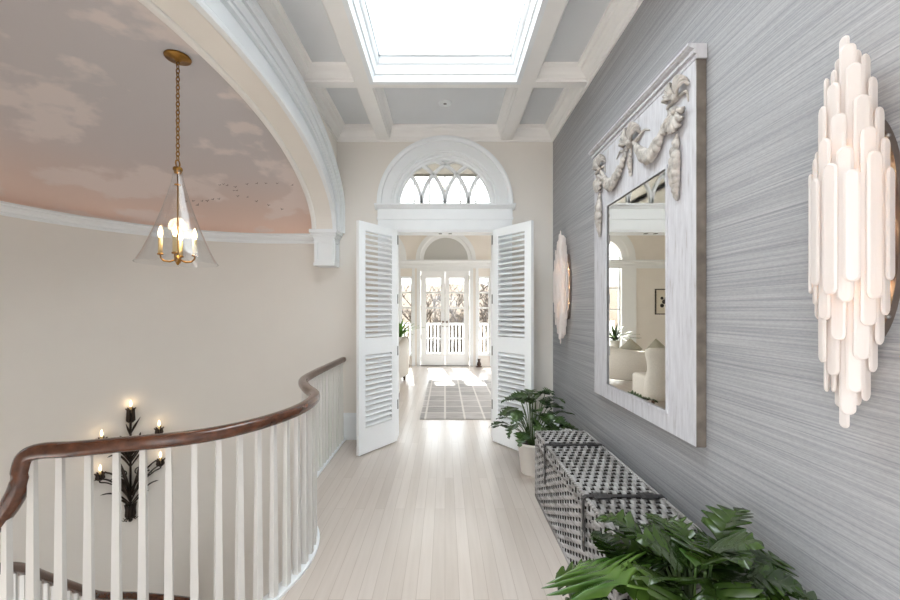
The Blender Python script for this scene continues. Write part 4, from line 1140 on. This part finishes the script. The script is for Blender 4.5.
# brushy slope
rng = random.Random(9)
def thicket(x, y, w, h, seed, label):
    g = random.Random(seed); mb = MB()
    for i in range(230):
        a = g.uniform(0,2*PI); r_ = w*math.sqrt(g.random()); hh = h*(1-.5*(r_/w)**2)*g.uniform(.7,1.05)
        x0, y0 = r_*math.cos(a), r_*math.sin(a)*.5; pts = []
        dx, dy = g.uniform(-.9,.9), g.uniform(-.6,.6)
        for k in range(5):
            t = k/4; pts.append((x0+dx*t*t+g.uniform(-.1,.1), y0+dy*t*t+g.uniform(-.1,.1), hh*t))
        mb.tube(pts, [g.uniform(.04,.07)*(1-.8*k/4) for k in range(5)], 4)
        for q in range(5):
            t = g.uniform(.3,.95); j = int(t*4); p = Vector(pts[j]); d = Vector((g.uniform(-1,1),g.uniform(-1,1),g.uniform(.1,1)))*.8
            mb.tube([p,p+d*.5+Vector((0,0,.1)),p+d], [.03,.02,.006], 3)
    bl = []
    o = mb.build('bare_thicket', M['brush'], fix=False); o.location = (x,y,-3.0); tag(o, label, 'bush'); return o
thicket(-5.4,27,2.1,5.4,1,'brown leafless thicket beyond the deck behind the left sidelight')
thicket(0.0,27,2.1,5.6,2,'brown leafless thicket beyond the deck behind the french doors')
thicket(5.4,27,2.1,5.5,3,'brown leafless thicket beyond the deck behind the right sidelight')
mb = MB()
nx_ = 40
rows_ = []
for i in range(nx_+1):
    x = -22+44*i/nx_; row = []
    for j in range(10):
        y = 28+ j*2.2; row.append((x, y, -3.0+ (7.6*(j/9)**.7) + rng.uniform(-.3,.3)))
    rows_.append(row)
mb.rings(rows_, False, False, False, True); struct(mb.build('ground_hillside', M['brush'], fix=False))
def tree(x, y, h, seed, label):
    g = random.Random(seed); mb = MB()
    def branch(p, d, L_, r_, lev):
        pts = [p]; q = p.copy(); dd = d.copy()
        for k in range(4):
            dd = (dd + Vector((g.uniform(-.22,.22),g.uniform(-.22,.22),g.uniform(-.02,.16)))).normalized(); q = q + dd*L_/4; pts.append(q.copy())
        mb.tube(pts, [r_*(1-.16*k) for k in range(5)], 6 if lev < 2 else 4)
        if lev >= 4: return
        for c in range(4 if lev else 7):
            t = g.randint(2,4); a = g.uniform(0,2*PI)
            nd = (dd*.55 + Vector((math.cos(a),math.sin(a),g.uniform(.1,.7)))*.75).normalized()
            branch(pts[t], nd, L_*g.uniform(.45,.66), r_*.55, lev+1)
    branch(Vector((0,0,0)), Vector((g.uniform(-.1,.1),0,1)), h*.42, h*.018, 0)
    o = mb.build('bare_tree', M['bark'], fix=False); o.location = (x,y,-3.0); tag(o, label, 'tree')
tree(-2.0,18,7.4,5,'bare tree beyond the deck seen through the left sidelight')
tree(.7,24,8.4,6,'bare tree farther out beyond the deck, seen through the right french door')
tree(2.3,18,7.4,12,'bare tree beyond the deck seen through the right sidelight')

# ------------------------------------------------------------------ light
w = bpy.data.worlds.new('sky'); sc.world = w; w.use_nodes = True; nt = w.node_tree; L = nt.links.new
bg = nt.nodes['Background']
tc = nt.nodes.new('ShaderNodeTexCoord'); sep = nt.nodes.new('ShaderNodeSeparateXYZ'); L(tc.outputs['Generated'], sep.inputs[0])
rp = nt.nodes.new('ShaderNodeValToRGB'); cr = rp.color_ramp
mr = nt.nodes.new('ShaderNodeMapRange'); mr.inputs['From Min'].default_value = -1; mr.inputs['From Max'].default_value = 1; L(sep.outputs['Z'], mr.inputs['Value']); L(mr.outputs[0], rp.inputs['Fac'])
cr.elements[0].position = 0; cr.elements[0].color = (.16,.155,.15,1); cr.elements[1].position = 1; cr.elements[1].color = (.91,.965,1,1)
e = cr.elements.new(.485); e.color = (.20,.19,.18,1); e = cr.elements.new(.51); e.color = (.36,.375,.39,1); e = cr.elements.new(.70); e.color = (.56,.58,.60,1)
L(rp.outputs['Color'], bg.inputs['Color']); bg.inputs['Strength'].default_value = 2.6

def light(name, kind, loc, energy, col=(1,1,1), **kw):
    d = bpy.data.lights.new(name, kind); d.energy = energy; d.color = col
    for k, v in kw.items(): setattr(d, k, v)
    o = bpy.data.objects.new(name, d); COL.objects.link(o); o.location = loc; return o
sun = light('sun', 'SUN', (0,20,15), 3.6, (1,.96,.9), angle=R(.6))
sun.rotation_euler = Vector((.31,-2.78,-2.27)).to_track_quat('-Z','Y').to_euler()
# lamps
light('pendant_glow', 'POINT', (PX,PY,ztop-1.245+.19), .8, (1,.78,.5), shadow_soft_size=.06)
for y, z in ((1.085,1.645),(3.75,1.655)):
    for dz in (-.16,0,.16): light('sconce_glow', 'POINT', (XW-.066,y,z+dz), .8, (1,.74,.46), shadow_soft_size=.02)
c_, s_ = math.cos(isc.rotation_euler.z), math.sin(isc.rotation_euler.z)
for (x,zc,out) in ((-.215,.325,.085),(.215,.325,.085),(-.225,.01,.085),(.225,.01,.085),(0,.55,.04)):
    yl = -out-.02
    light('candle_glow', 'POINT', (sx_ + x*c_ - yl*s_, sy_ + x*s_ + yl*c_, -.02+zc+.01), .015, (1,.72,.42), shadow_soft_size=.015)

# ------------------------------------------------------------------ camera and view
cam = bpy.data.cameras.new('camera'); co = bpy.data.objects.new('camera', cam); COL.objects.link(co)
co.location = (0,0,CAMZ); co.rotation_euler = (R(90),0,0)
cam.sensor_width = 36; cam.lens = 390/900*36; cam.shift_x = 5/900; cam.shift_y = 11/900; cam.clip_start = .05
sc.camera = co
sc.view_settings.view_transform = 'Standard'; sc.view_settings.look = 'None'; sc.view_settings.gamma = 1; sc.view_settings.use_curve_mapping = False
sc.view_settings.exposure = 2.1
sc.cycles.max_bounces = 10; sc.cycles.diffuse_bounces = 6; sc.cycles.glossy_bounces = 5; sc.cycles.transparent_max_bounces = 16; sc.cycles.transmission_bounces = 6
sc.cycles.caustics_reflective = False; sc.cycles.caustics_refractive = False
sc.cycles.sample_clamp_indirect = 8
